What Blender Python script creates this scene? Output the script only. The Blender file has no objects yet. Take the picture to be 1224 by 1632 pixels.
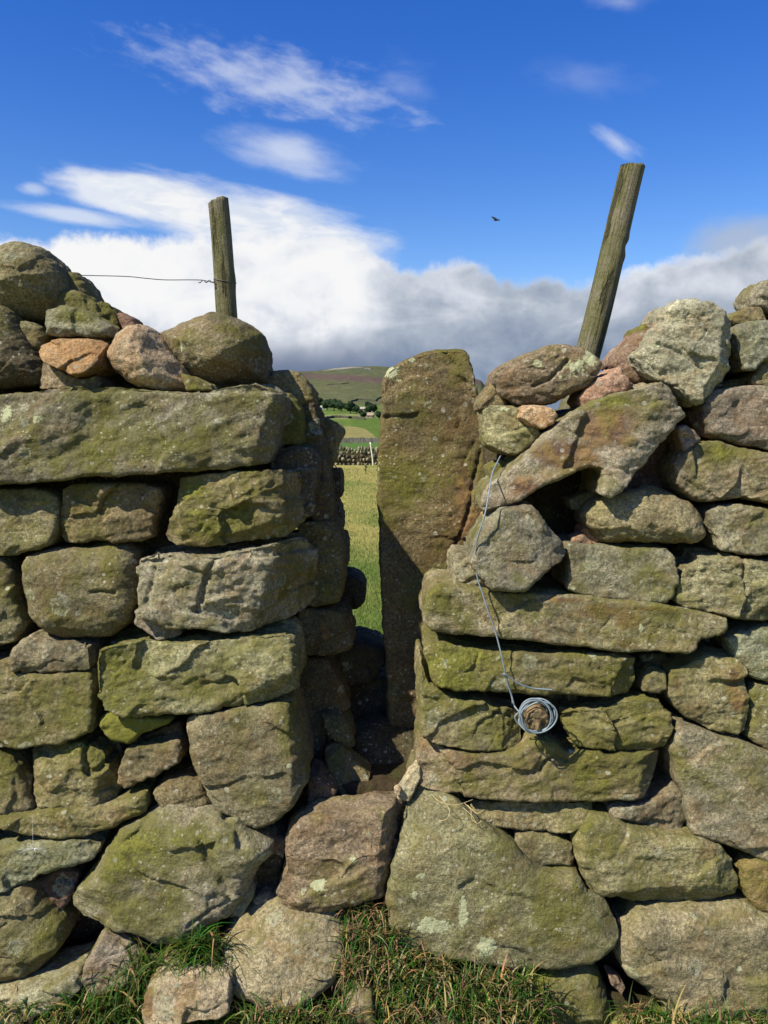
import bpy, bmesh, math, random
import numpy as np
from mathutils import Vector, Matrix, noise as mnoise

# ------------------------------------------------------------------ camera, sky, sun, exposure
SC = bpy.context.scene
COL = SC.collection
CAM_H = 1.5
F_PX = 1358.0                      # focal length in photograph pixels (1224 x 1632)
HORIZON = 695.0
PITCH = math.atan((816 - HORIZON) / F_PX)
cam_d = bpy.data.cameras.new('camera')
cam_d.sensor_fit = 'VERTICAL'
cam_d.angle = 2 * math.atan(816 / F_PX)
cam_d.clip_start = 0.05
cam_d.clip_end = 20000
cam = bpy.data.objects.new('camera', cam_d)
COL.objects.link(cam)
cam.location = (0, 0, CAM_H)
cam.rotation_euler = (math.pi / 2 - PITCH, 0, 0)
SC.camera = cam

SUN_A, SUN_C = 1.38, 1.88          # per metre of depth: how far light runs right, how far down
sun_dir = Vector((SUN_A, 1.0, -SUN_C)).normalized()     # the way the light travels
sun_el = math.asin(-sun_dir.z)
to_sun = -sun_dir
sun_az = math.atan2(to_sun.x, to_sun.y)
sl = bpy.data.lights.new('sun', 'SUN')
sl.energy = 5.0
sl.angle = math.radians(0.5)
sl.color = (1.0, 0.94, 0.79)
so = bpy.data.objects.new('sun', sl)
COL.objects.link(so)
so.rotation_euler = sun_dir.to_track_quat('-Z', 'Y').to_euler()

SC.view_settings.view_transform = 'Standard'
SC.view_settings.look = 'None'
SC.view_settings.gamma = 1.0
SC.view_settings.use_curve_mapping = False
SC.view_settings.exposure = 0.66


class NT:
    """small helper to write node maths"""
    def __init__(s, tree): s.t = tree; s.n = tree.nodes; s.l = tree.links
    def _in(s, sock, v):
        if isinstance(v, bpy.types.NodeSocket): s.l.new(v, sock)
        elif v is not None:
            if isinstance(v, (tuple, list)) and len(v) == 3 and sock.type == 'RGBA': v = (*v, 1)
            sock.default_value = v
    def m(s, op, a, b=None, c=None, clamp=False):
        n = s.n.new('ShaderNodeMath'); n.operation = op; n.use_clamp = clamp
        s._in(n.inputs[0], a); s._in(n.inputs[1], b)
        if c is not None: s._in(n.inputs[2], c)
        return n.outputs[0]
    def add(s, a, b): return s.m('ADD', a, b)
    def sub(s, a, b): return s.m('SUBTRACT', a, b)
    def mul(s, a, b): return s.m('MULTIPLY', a, b)
    def ss(s, v, lo, hi, a=0.0, b=1.0, kind='SMOOTHSTEP'):
        n = s.n.new('ShaderNodeMapRange'); n.interpolation_type = kind
        s._in(n.inputs['Value'], v); s._in(n.inputs['From Min'], lo); s._in(n.inputs['From Max'], hi)
        s._in(n.inputs['To Min'], a); s._in(n.inputs['To Max'], b)
        return n.outputs[0]
    def mix(s, f, a, b, mode='MIX'):
        n = s.n.new('ShaderNodeMix'); n.data_type = 'RGBA'; n.blend_type = mode
        s._in(n.inputs[0], f); s._in(n.inputs[6], a); s._in(n.inputs[7], b)
        return n.outputs[2]
    def noise(s, vec, scale, detail=4, rough=0.55, dist=0.0, color=False):
        n = s.n.new('ShaderNodeTexNoise')
        s._in(n.inputs['Vector'], vec); n.inputs['Scale'].default_value = scale
        n.inputs['Detail'].default_value = detail; n.inputs['Roughness'].default_value = rough
        n.inputs['Distortion'].default_value = dist
        return n.outputs['Color' if color else 'Fac']
    def vor(s, vec, scale, feature='F1', out='Distance', rnd=1.0):
        n = s.n.new('ShaderNodeTexVoronoi'); n.feature = feature
        s._in(n.inputs['Vector'], vec); n.inputs['Scale'].default_value = scale
        n.inputs['Randomness'].default_value = rnd
        return n.outputs[out]
    def comb(s, x, y, z):
        n = s.n.new('ShaderNodeCombineXYZ'); s._in(n.inputs[0], x); s._in(n.inputs[1], y); s._in(n.inputs[2], z)
        return n.outputs[0]
    def sep(s, v):
        n = s.n.new('ShaderNodeSeparateXYZ'); s._in(n.inputs[0], v); return n.outputs
    def vm(s, op, a, b):
        n = s.n.new('ShaderNodeVectorMath'); n.operation = op; s._in(n.inputs[0], a); s._in(n.inputs[1], b)
        return n.outputs[0]


def sky_angle(px, py):
    """azimuth and elevation (degrees) of a place in the sky"""
    x = (px - 612) / F_PX; u = (816 - py) / F_PX
    d = Vector((x, math.cos(PITCH) + u * math.sin(PITCH), -math.sin(PITCH) + u * math.cos(PITCH))).normalized()
    return math.degrees(math.atan2(d.x, d.y)), math.degrees(math.asin(d.z))


world = bpy.data.worlds.new('World')
SC.world = world
world.use_nodes = True
wt = world.node_tree
wt.nodes.clear()
W = NT(wt)
sky = wt.nodes.new('ShaderNodeTexSky')
sky.sky_type = 'NISHITA'
sky.sun_disc = False
sky.sun_elevation = sun_el
sky.sun_rotation = sun_az
sky.altitude = 300
sky.air_density = 1.0
sky.dust_density = 0.3
sky.ozone_density = 2.5
tc = wt.nodes.new('ShaderNodeTexCoord')
dx, dy, dz = W.sep(tc.outputs['Generated'])
az = W.mul(W.m('ARCTAN2', dx, dy), 57.29578)
el = W.mul(W.m('ARCSINE', dz), 57.29578)
uv = W.comb(az, el, 0.0)
# the blue of the sky: a little deeper and more violet than the plain model
hs = wt.nodes.new('ShaderNodeHueSaturation')
hs.inputs['Hue'].default_value = 0.512
hs.inputs['Saturation'].default_value = 1.36
hs.inputs['Value'].default_value = 1.0
wt.links.new(sky.outputs[0], hs.inputs['Color'])
blue = W.mix(1.0, hs.outputs[0], W.mix(W.ss(el, 4.0, 27.0), (1.55, 1.38, 1.28), (0.90, 1.06, 1.36)), 'MULTIPLY')


def blob(cx, cy, hx, hy, tilt, soft, fib, fs, amp):
    """a cloud patch placed in the sky by azimuth and elevation, ragged by stretched noise"""
    a0, e0 = sky_angle(cx, cy)
    k = math.degrees(1 / F_PX)
    hx *= k; hy *= k
    t = math.radians(tilt)
    x = W.sub(az, a0); y = W.sub(el, e0)
    xr = W.add(W.mul(x, math.cos(t)), W.mul(y, math.sin(t)))
    yr = W.sub(W.mul(y, math.cos(t)), W.mul(x, math.sin(t)))
    nz = W.noise(W.comb(W.mul(xr, fs * fib[0]), W.mul(yr, fs * fib[1]), a0), 1.0, 7, 0.56, 0.2)
    r = W.m('SQRT', W.add(W.m('POWER', W.m('ABSOLUTE', W.mul(xr, 1 / hx)), 2.0), W.m('POWER', W.m('ABSOLUTE', W.mul(yr, 1 / hy)), 2.0)))
    v = W.add(W.sub(1.0, r), W.mul(W.sub(nz, 0.5), amp))
    return W.ss(v, 0.0, soft)


WHITE = 7.4
alpha_wisps = W.mul(blob(440, 132, 265, 52, -9, 1.15, (0.6, 1.5), 0.8, 1.7), 0.55)
w2 = W.mul(blob(458, 245, 122, 38, -9, 0.95, (0.35, 1.1), 0.7, 1.0), 0.66)
w3 = W.mul(blob(985, 228, 52, 16, -35, 1.1, (0.5, 1.4), 0.8, 1.4), 0.5)
w4 = W.mul(blob(52, 301, 26, 11, 0, 0.8, (0.5, 1), 0.8, 1.0), 0.5)
w5 = W.mul(blob(940, 130, 110, 34, -10, 1.5, (0.4, 1.0), 0.6, 1.6), 0.20)
w6 = W.mul(blob(990, 2, 60, 14, -10, 1.4, (0.5, 1.2), 0.7, 1.5), 0.3)
w7 = W.mul(blob(640, 140, 60, 45, -5, 1.5, (0.35, 1.1), 0.7, 1.9), 0.25)
thin = W.m('MAXIMUM', W.m('MAXIMUM', alpha_wisps, w2), W.m('MAXIMUM', W.m('MAXIMUM', w3, w4), W.m('MAXIMUM', W.m('MAXIMUM', w5, w6), w7)))
big = blob(395, 352, 285, 54, -9, 0.60, (0.30, 1.0), 0.7, 0.95)
big2 = W.m('MAXIMUM', blob(220, 312, 150, 34, -4, 0.45, (0.35, 1.0), 0.6, 0.9), W.mul(blob(120, 344, 110, 15, -4, 0.8, (0.35, 1.3), 0.8, 1.0), 0.75))
c8 = W.mul(blob(1190, 380, 110, 50, 8, 0.9, (0.5, 0.8), 0.5, 1.2), 0.75)
# the bank that lies along the skyline: its top edge as a curve of azimuth
edge = [(-80, 372), (0, 372), (60, 385), (110, 368), (200, 375), (330, 372), (470, 372), (560, 380), (600, 396), (635, 424), (690, 420), (740, 414),
        (775, 424), (810, 448), (860, 440), (930, 446), (985, 430), (1050, 412), (1130, 404), (1224, 372), (1300, 350)]
fc = wt.nodes.new('ShaderNodeFloatCurve')
A0, A1, E1 = -40.0, 40.0, 30.0
cv = fc.mapping.curves[0]
pts = []
for px, py in edge:
    a, e = sky_angle(px, py)
    pts.append(((a - A0) / (A1 - A0), e / E1))
pts = [(0.0, 0.42)] + pts + [(1.0, 0.5)]
while len(cv.points) < len(pts): cv.points.new(0.5, 0.5)
for p, (x, y) in zip(cv.points, pts):
    p.location = (x, y); p.handle_type = 'AUTO_CLAMPED'
fc.mapping.update()
wt.links.new(W.m('MULTIPLY', W.add(az, -A0), 1 / (A1 - A0), clamp=True), fc.inputs['Value'])
top = W.mul(W.mul(fc.outputs[0], E1), W.ss(W.m('ABSOLUTE', az), 80.0, 45.0))
n_edge = W.noise(uv, 0.7, 9, 0.60, 0.2)
n_mid = W.noise(W.vm('MULTIPLY', uv, (1.0, 2.0, 1.0)), 0.16, 5, 0.5, 0.5)
gap = W.add(W.sub(top, el), W.mul(W.sub(n_edge, 0.5), 2.0))
bank = W.ss(gap, -0.2, 0.75)
# brightness inside the bank: white on top at the left, grey below and to the right
dep = W.sub(top, el)
lit_l = W.ss(az, 1.5, -2.5)
grey = W.add(W.mul(W.ss(el, 9.5, 3.0), 0.9), W.mul(W.sub(1.0, lit_l), 0.62))
grey = W.add(grey, W.mul(W.sub(n_mid, 0.5), 1.7))
grey = W.add(grey, W.mul(W.sub(n_edge, 0.5), 0.6))
grey = W.m('ADD', grey, W.mul(W.ss(dep, 0.9, 0.0), W.mul(-0.25, 1.0)))
g01 = W.ss(grey, -0.05, 1.35, 0, 1, 'LINEAR')
ramp = wt.nodes.new('ShaderNodeValToRGB')
ramp.color_ramp.elements[0].position = 0.0; ramp.color_ramp.elements[0].color = (1.0, 1.0, 1.0, 1)
e = ramp.color_ramp.elements.new(0.14); e.color = (0.93, 0.95, 0.98, 1)
e = ramp.color_ramp.elements.new(0.32); e.color = (0.74, 0.78, 0.86, 1)
e = ramp.color_ramp.elements.new(0.62); e.color = (0.44, 0.50, 0.60, 1)
ramp.color_ramp.elements[-1].position = 1.0; ramp.color_ramp.elements[-1].color = (0.22, 0.29, 0.42, 1)
wt.links.new(g01, ramp.inputs[0])
# the dark blue cloud base over the moor
a_d, e_d = sky_angle(470, 590)
darkb = W.mul(W.ss(el, e_d + 2.6, e_d - 0.1), W.mul(W.ss(az, 3.0, -3.0), 0.9))
bank_c = W.mix(darkb, ramp.outputs[0], (0.14, 0.19, 0.31, 1))
bank_c = W.mix(1.0, bank_c, (WHITE, WHITE, WHITE, 1), 'MULTIPLY')
c = W.mix(thin, blue, (WHITE * 0.85, WHITE * 0.90, WHITE * 0.99, 1))
c = W.mix(W.mul(big2, 0.85), c, (WHITE * 0.93, WHITE * 0.96, WHITE, 1))
soft_n = W.noise(W.comb(W.mul(az, 0.35), W.mul(el, 1.1), 4.0), 1.0, 6, 0.6, 0.4)
c = W.mix(W.mul(big, 0.93), c, W.mix(W.ss(soft_n, 0.40, 0.62), (WHITE * 0.78, WHITE * 0.84, WHITE * 0.94, 1), (WHITE * 0.99, WHITE * 0.995, WHITE, 1)))
c = W.mix(c8, c, (WHITE * 0.50, WHITE * 0.55, WHITE * 0.63, 1))
c = W.mix(bank, c, bank_c)
bg = wt.nodes.new('ShaderNodeBackground')
bg.inputs['Strength'].default_value = 0.080
wt.links.new(c, bg.inputs['Color'])
wo = wt.nodes.new('ShaderNodeOutputWorld')
wt.links.new(bg.outputs[0], wo.inputs['Surface'])

# ------------------------------------------------------------------ helpers
Y0, BAT = 2.12, 0.13               # the wall's front face: y = Y0 + BAT * z (it leans back)
CP, SP = math.cos(PITCH), math.sin(PITCH)


def ray(px, py):
    x = (px - 612) / F_PX; u = (816 - py) / F_PX
    return x, CP + u * SP, -SP + u * CP


def on_wall(px, py, off=0.0):
    x, y, z = ray(px, py)
    t = (Y0 + off + BAT * CAM_H) / (y - BAT * z)
    return (x * t, y * t, CAM_H + z * t)


def at(px, py, Y):
    x, y, z = ray(px, py)
    t = Y / y
    return Vector((x * t, Y, CAM_H + z * t))


def tag(o, label=None, cat=None, group=None, kind=None):
    if label: o['label'] = label
    if cat: o['category'] = cat
    if group: o['group'] = group
    if kind: o['kind'] = kind
    return o


def np_mesh(name, verts, faces, mat=None, smooth=False):
    me = bpy.data.meshes.new(name)
    me.from_pydata([tuple(v) for v in verts], [], [tuple(f) for f in faces])
    if mat: me.materials.append(mat)
    if smooth: me.shade_smooth()
    me.update()
    return me


def np_mesh_fast(name, V, Fq, mat):
    """V (n,3), Fq (m,k) index array"""
    me = bpy.data.meshes.new(name)
    V = np.asarray(V, np.float32); Fq = np.asarray(Fq, np.int32)
    m, k = Fq.shape
    me.vertices.add(len(V)); me.vertices.foreach_set('co', V.ravel())
    me.loops.add(m * k); me.loops.foreach_set('vertex_index', Fq.ravel())
    me.polygons.add(m)
    me.polygons.foreach_set('loop_start', np.arange(0, m * k, k, dtype=np.int32))
    me.polygons.foreach_set('loop_total', np.full(m, k, np.int32))
    me.update(calc_edges=True)
    if mat: me.materials.append(mat)
    return me


def link(name, me, parent=None, loc=(0, 0, 0)):
    o = bpy.data.objects.new(name, me)
    COL.objects.link(o)
    o.location = loc
    if parent: o.parent = parent
    return o


def color_attr(me, name, arr):
    a = me.attributes.new(name, 'FLOAT_COLOR', 'POINT')
    full = np.ones((len(arr), 4), np.float32); full[:, :3] = arr
    a.data.foreach_set('color', full.ravel())


_rs = np.random.RandomState(7)
_perm = np.concatenate([_rs.permutation(256)] * 3).astype(np.int32)
_g = _rs.normal(size=(256, 3)); _g /= np.linalg.norm(_g, axis=1)[:, None]


def perlin(p):
    i = np.floor(p).astype(np.int64); f = p - i
    i &= 255
    u = f * f * f * (f * (f * 6 - 15) + 10)
    r = []
    for ax in (0, 1):
        for ay in (0, 1):
            for az_ in (0, 1):
                h = _perm[_perm[_perm[i[:, 0] + ax] + i[:, 1] + ay] + i[:, 2] + az_]
                g = _g[h]
                r.append(g[:, 0] * (f[:, 0] - ax) + g[:, 1] * (f[:, 1] - ay) + g[:, 2] * (f[:, 2] - az_))
    x0 = [r[k] + (r[k + 4] - r[k]) * u[:, 0] for k in range(4)]
    y0 = [x0[k] + (x0[k + 2] - x0[k]) * u[:, 1] for k in range(2)]
    return y0[0] + (y0[1] - y0[0]) * u[:, 2]


def principled(name, rough=0.9, spec=0.2):
    m = bpy.data.materials.new(name); m.use_nodes = True
    t = m.node_tree; b = t.nodes['Principled BSDF']
    b.inputs['Roughness'].default_value = rough
    b.inputs['Specular IOR Level'].default_value = spec
    return m, NT(t), b


# ------------------------------------------------------------------ materials
def attr(T, name):
    n = T.n.new('ShaderNodeAttribute'); n.attribute_name = name
    return n.outputs


def stone_material():
    m, T, b = principled('weathered_stone', 0.92, 0.15)
    pos = T.n.new('ShaderNodeNewGeometry').outputs['Position']
    base = attr(T, 'base')['Color']
    pr, pg, pb = T.sep(attr(T, 'pat')['Vector'])
    n1 = T.noise(pos, 7, 5, 0.6, 0.3)
    n2 = T.noise(pos, 26, 6, 0.65)
    n3 = T.noise(pos, 110, 5, 0.7)
    n4 = T.noise(pos, 270, 4, 0.7)
    n5 = T.noise(T.vm('ADD', pos, (7.3, 3.1, 9.9)), 13, 6, 0.62, 0.4)
    n6 = T.noise(T.vm('ADD', pos, (17.3, 1.1, 2.9)), 5, 4, 0.6, 0.3)
    # worn tones of the stone itself
    k = T.ss(n1, 0.3, 0.7, 0.70, 1.22)
    k = T.mul(k, T.ss(n3, 0.3, 0.7, 0.55, 1.42))
    k = T.mul(k, T.ss(n4, 0.33, 0.67, 0.68, 1.32))
    col = T.mix(1.0, base, T.comb(k, k, k), 'MULTIPLY')
    warm = T.ss(n5, 0.45, 0.68)
    col = T.mix(T.mul(warm, 0.55), col, T.mix(n3, T.mix(1.0, base, (0.48, 0.36, 0.24), 'MULTIPLY'), T.mix(1.0, base, (1.0, 0.74, 0.50), 'MULTIPLY')))
    # rust-red stain
    rm = T.ss(T.add(pg, T.add(T.mul(T.sub(n2, 0.5), 1.5), T.mul(T.sub(n3, 0.5), 0.9))), 0.30, 0.72)
    col = T.mix(T.mul(rm, 0.85), col, T.mix(T.ss(n2, 0.35, 0.62), (0.095, 0.045, 0.030), (0.26, 0.150, 0.062)))
    # algae and moss: soft yellow-green film, then thicker tufts
    mm = T.add(pr, T.add(T.mul(T.sub(n6, 0.5), 2.0), T.mul(T.sub(n2, 0.5), 1.1)))
    film = T.ss(mm, 0.10, 0.70)
    tuft = T.ss(T.add(mm, T.mul(T.sub(n3, 0.5), 1.3)), 0.62, 1.0)
    gcol = T.mix(n3, (0.075, 0.070, 0.014), (0.25, 0.225, 0.050))
    gcol = T.mix(T.ss(n4, 0.35, 0.65), gcol, T.mix(1.0, gcol, (0.55, 0.6, 0.5), 'MULTIPLY'))
    col = T.mix(T.mul(film, 0.74), col, gcol)
    col = T.mix(T.mul(tuft, 0.75), col, T.mix(n4, (0.075, 0.085, 0.012), (0.28, 0.265, 0.045)))
    # crustose lichen: pale discs scattered, bigger pale patches where asked
    wv = T.vm('ADD', pos, T.vm('MULTIPLY', T.noise(pos, 60, 3, 0.6, color=True), (0.012, 0.012, 0.012)))
    v1 = T.vor(wv, 42)
    v1c = T.sep(T.vor(wv, 42, out='Color'))
    rad = T.mul(T.sub(v1c[0], 0.58), 0.85)
    spot = T.mul(T.ss(T.sub(rad, v1), 0.0, 0.06), T.ss(T.add(n5, T.mul(pb, 0.9)), 0.42, 0.56))
    v2 = T.vor(wv, 105)
    v2c = T.sep(T.vor(wv, 105, out='Color'))
    spot2 = T.mul(T.ss(T.sub(T.mul(T.sub(v2c[1], 0.55), 1.0), v2), 0.0, 0.10), T.ss(T.add(n1, T.mul(pb, 0.9)), 0.40, 0.60))
    patch = T.ss(T.add(pb, T.add(T.mul(T.sub(n2, 0.5), 1.6), T.mul(T.sub(n3, 0.5), 1.0))), 0.68, 0.80)
    lc = T.mix(v1c[1], (0.26, 0.27, 0.20), (0.46, 0.45, 0.34))
    col = T.mix(T.mul(spot, 0.62), col, lc)
    col = T.mix(T.mul(spot2, 0.70), col, (0.42, 0.38, 0.28))
    col = T.mix(T.mul(patch, 0.85), col, T.mix(n4, (0.28, 0.30, 0.15), (0.58, 0.58, 0.36)))
    wv3 = T.vm('ADD', wv, T.vm('MULTIPLY', T.noise(pos, 38, 5, 0.75, color=True), (0.045, 0.045, 0.045)))
    v3 = T.vor(wv3, 12)
    v3c = T.sep(T.vor(wv3, 12, out='Color'))
    rr3 = T.mul(T.sub(v3c[0], 0.76), 1.5)
    disc = T.ss(T.sub(rr3, v3), 0.0, 0.03)
    ring = T.mul(disc, T.ss(T.sub(rr3, v3), 0.10, 0.03))
    col = T.mix(T.mul(disc, T.ss(n3, 0.42, 0.58, 0.05, 0.60)), col, T.mix(v3c[1], (0.20, 0.22, 0.13), (0.36, 0.35, 0.24)))
    col = T.mix(T.mul(ring, 0.35), col, (0.42, 0.43, 0.31))
    bl = T.noise(T.vm('ADD', pos, (31.0, 12.0, 3.3)), 9, 7, 0.72, 0.6)
    col = T.mix(T.mul(T.ss(bl, 0.54, 0.66), 0.45), col, (0.055, 0.048, 0.028))
    # dark pits
    pit = T.ss(T.noise(T.vm('ADD', pos, (1.7, 5.5, 4.2)), 75, 5, 0.75), 0.62, 0.74)
    col = T.mix(T.mul(pit, 0.5), col, (0.035, 0.03, 0.02))
    col = T.mix(1.0, col, (0.94, 0.94, 0.94), 'MULTIPLY')
    T.l.new(col, b.inputs['Base Color'])
    h = T.add(T.mul(n2, 0.5), T.add(T.mul(n3, 0.42), T.mul(n4, 0.14)))
    h = T.add(h, T.add(T.mul(tuft, 0.10), T.mul(pit, -0.12)))
    bed = T.noise(T.vm('MULTIPLY', T.vm('ADD', pos, T.vm('MULTIPLY', T.noise(pos, 4, 2, 0.5, color=True), (0.10, 0.10, 0.10))), (6.0, 6.0, 75.0)), 1.0, 4, 0.6)
    h = T.add(h, T.mul(T.mul(bed, T.ss(n1, 0.42, 0.62)), 0.38))
    chip = T.vor(T.vm('ADD', pos, T.vm('MULTIPLY', T.noise(pos, 30, 3, 0.6, color=True), (0.03, 0.03, 0.03))), 34, out='Color')
    h = T.add(h, T.mul(T.sep(chip)[0], 0.10))
    h = T.add(h, T.mul(patch, 0.05))
    bp = T.n.new('ShaderNodeBump')
    bp.inputs['Strength'].default_value = 0.9
    bp.inputs['Distance'].default_value = 0.016
    T.l.new(h, bp.inputs['Height'])
    T.l.new(bp.outputs[0], b.inputs['Normal'])
    return m


def soil_material():
    m, T, b = principled('dark_soil', 0.98, 0.05)
    pos = T.n.new('ShaderNodeNewGeometry').outputs['Position']
    n2 = T.noise(pos, 40, 8, 0.7)
    n3 = T.noise(pos, 8, 4, 0.6)
    col = T.mix(n2, (0.022, 0.016, 0.009), (0.12, 0.088, 0.05))
    col = T.mix(T.ss(n3, 0.5, 0.65), col, (0.07, 0.072, 0.025))
    T.l.new(col, b.inputs['Base Color'])
    bp = T.n.new('ShaderNodeBump'); bp.inputs['Strength'].default_value = 1.0; bp.inputs['Distance'].default_value = 0.03
    T.l.new(n2, bp.inputs['Height']); T.l.new(bp.outputs[0], b.inputs['Normal'])
    return m


def wood_material():
    m, T, b = principled('weathered_post_wood', 0.88, 0.15)
    co = T.n.new('ShaderNodeTexCoord').outputs['Object']
    st = T.vm('MULTIPLY', co, (1.0, 1.0, 0.07))
    g = T.noise(st, 130, 6, 0.7)
    g2 = T.noise(st, 45, 4, 0.6, 0.5)
    n = T.noise(co, 9, 5, 0.65)
    n3 = T.noise(co, 60, 5, 0.7)
    col = T.mix(g, (0.075, 0.064, 0.040), (0.33, 0.29, 0.19))
    col = T.mix(T.mul(T.ss(T.add(n, T.mul(T.sub(g2, 0.5), 0.6)), 0.36, 0.6), 0.72), col, T.mix(g, (0.05, 0.055, 0.012), (0.17, 0.165, 0.05)))
    crack = T.ss(g2, 0.58, 0.64)
    col = T.mix(T.mul(crack, 0.7), col, (0.03, 0.025, 0.015))
    col = T.mix(T.mul(T.ss(n3, 0.62, 0.72), 0.6), col, (0.36, 0.34, 0.25))
    T.l.new(col, b.inputs['Base Color'])
    bp = T.n.new('ShaderNodeBump'); bp.inputs['Strength'].default_value = 1.0; bp.inputs['Distance'].default_value = 0.014
    T.l.new(T.sub(T.add(g, T.mul(n3, 0.5)), T.mul(crack, 0.7)), bp.inputs['Height']); T.l.new(bp.outputs[0], b.inputs['Normal'])
    return m


def wire_material(name, c, metal=0.4, rough=0.45):
    m, T, b = principled(name, rough, 0.5)
    co = T.n.new('ShaderNodeTexCoord').outputs['Object']
    n = T.noise(co, 90, 4, 0.7)
    T.l.new(T.mix(T.ss(n, 0.55, 0.72), c, tuple(x * 0.5 for x in c)), b.inputs['Base Color'])
    b.inputs['Metallic'].default_value = metal
    return m


def attr_material(name, rough=0.9, vary=60, amt=0.3, bump=0.0, bscale=30, trans=0.0):
    m, T, b = principled(name, rough, 0.12)
    pos = T.n.new('ShaderNodeNewGeometry').outputs['Position']
    n = T.noise(pos, vary, 5, 0.65)
    k = T.ss(n, 0.25, 0.75, 1 - amt, 1 + amt)
    col = T.mix(1.0, attr(T, 'base')['Color'], T.comb(k, k, k), 'MULTIPLY')
    T.l.new(col, b.inputs['Base Color'])
    if bump:
        bp = T.n.new('ShaderNodeBump'); bp.inputs['Strength'].default_value = 1.0; bp.inputs['Distance'].default_value = bump
        T.l.new(T.noise(pos, bscale, 5, 0.7), bp.inputs['Height']); T.l.new(bp.outputs[0], b.inputs['Normal'])
    if trans:
        tr = T.n.new('ShaderNodeBsdfTranslucent'); T.l.new(col, tr.inputs[0])
        mx = T.n.new('ShaderNodeMixShader'); mx.inputs[0].default_value = trans
        T.l.new(b.outputs[0], mx.inputs[1]); T.l.new(tr.outputs[0], mx.inputs[2])
        T.l.new(mx.outputs[0], T.n['Material Output'].inputs['Surface'])
    return m


M_STONE = stone_material()
M_SOIL = soil_material()
M_WOOD = wood_material()
M_WIRE = wire_material('galvanised_blue_grey_wire', (0.20, 0.245, 0.275), 0.25, 0.62)
M_OLDWIRE = wire_material('dull_fence_wire', (0.10, 0.095, 0.085), 0.5, 0.6)
M_BLACKWIRE = wire_material('black_wire', (0.012, 0.012, 0.012), 0.1, 0.5)
M_GRASS = attr_material('grass_blade', 0.6, 40, 0.25, trans=0.25)
M_LEAF = attr_material('leaf', 0.8, 0.6, 0.35, trans=0.15)
M_LAND = None

BASE = {
    'gy': (0.235, 0.212, 0.142), 'ol': (0.205, 0.172, 0.094), 'br': (0.165, 0.130, 0.062), 'pk': (0.40, 0.275, 0.165),
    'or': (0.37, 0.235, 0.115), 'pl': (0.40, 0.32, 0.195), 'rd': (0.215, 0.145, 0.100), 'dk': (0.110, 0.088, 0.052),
    'rg': (0.238, 0.198, 0.120), 'gb': (0.225, 0.188, 0.106), 'lg': (0.32, 0.30, 0.215),
}

# ------------------------------------------------------------------ stones
def chaikin(P, r=0.18):
    out = []
    n = len(P)
    for i in range(n):
        a = P[i]; b = P[(i + 1) % n]
        out.append(a + (b - a) * r); out.append(a + (b - a) * (1 - r))
    return np.array(out)


def resample(P, step):
    out = []
    n = len(P)
    for i in range(n):
        a = P[i]; b = P[(i + 1) % n]
        k = max(1, int(np.linalg.norm(b - a) / step))
        for j in range(k): out.append(a + (b - a) * j / k)
    return np.array(out)


def poly_dist(xz, P):
    """distance to the outline for points inside, 0 outside"""
    best = np.full(len(xz), 1e9)
    inside = np.zeros(len(xz), bool)
    n = len(P)
    for i in range(n):
        a = P[i]; b = P[(i + 1) % n]
        ab = b - a
        t = np.clip(((xz - a) @ ab) / max(ab @ ab, 1e-12), 0, 1)
        q = xz - (a + t[:, None] * ab)
        best = np.minimum(best, (q * q).sum(1))
        c = (a[1] > xz[:, 1]) != (b[1] > xz[:, 1])
        if abs(ab[1]) > 1e-12:
            xs = a[0] + (xz[:, 1] - a[1]) * ab[0] / ab[1]
            inside ^= c & (xz[:, 0] < xs)
    d = np.sqrt(best)
    d[~inside] = 0
    return d


STONES = []


def stone(name, label, outline, base='ol', moss=0.2, off=0.0, T=0.24, R=0.03, rough=1.0, tilt=(0, 0), rust=(), lich=(), mossp=(),
          tone=1.0, cuts=4, kind=None, mat=None, group=None, cat='stone', yaw=0.0, facet=(), crack=(), ledge=()):
    STONES.append(dict(name=name, label=label, outline=outline, base=base, moss=moss, off=off, T=T, R=R, rough=rough, tilt=tilt,
                       rust=rust, lich=lich, mossp=mossp, tone=tone, cuts=cuts, kind=kind, mat=mat, group=group, cat=cat, yaw=yaw, facet=facet, crack=crack, ledge=ledge))


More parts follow.
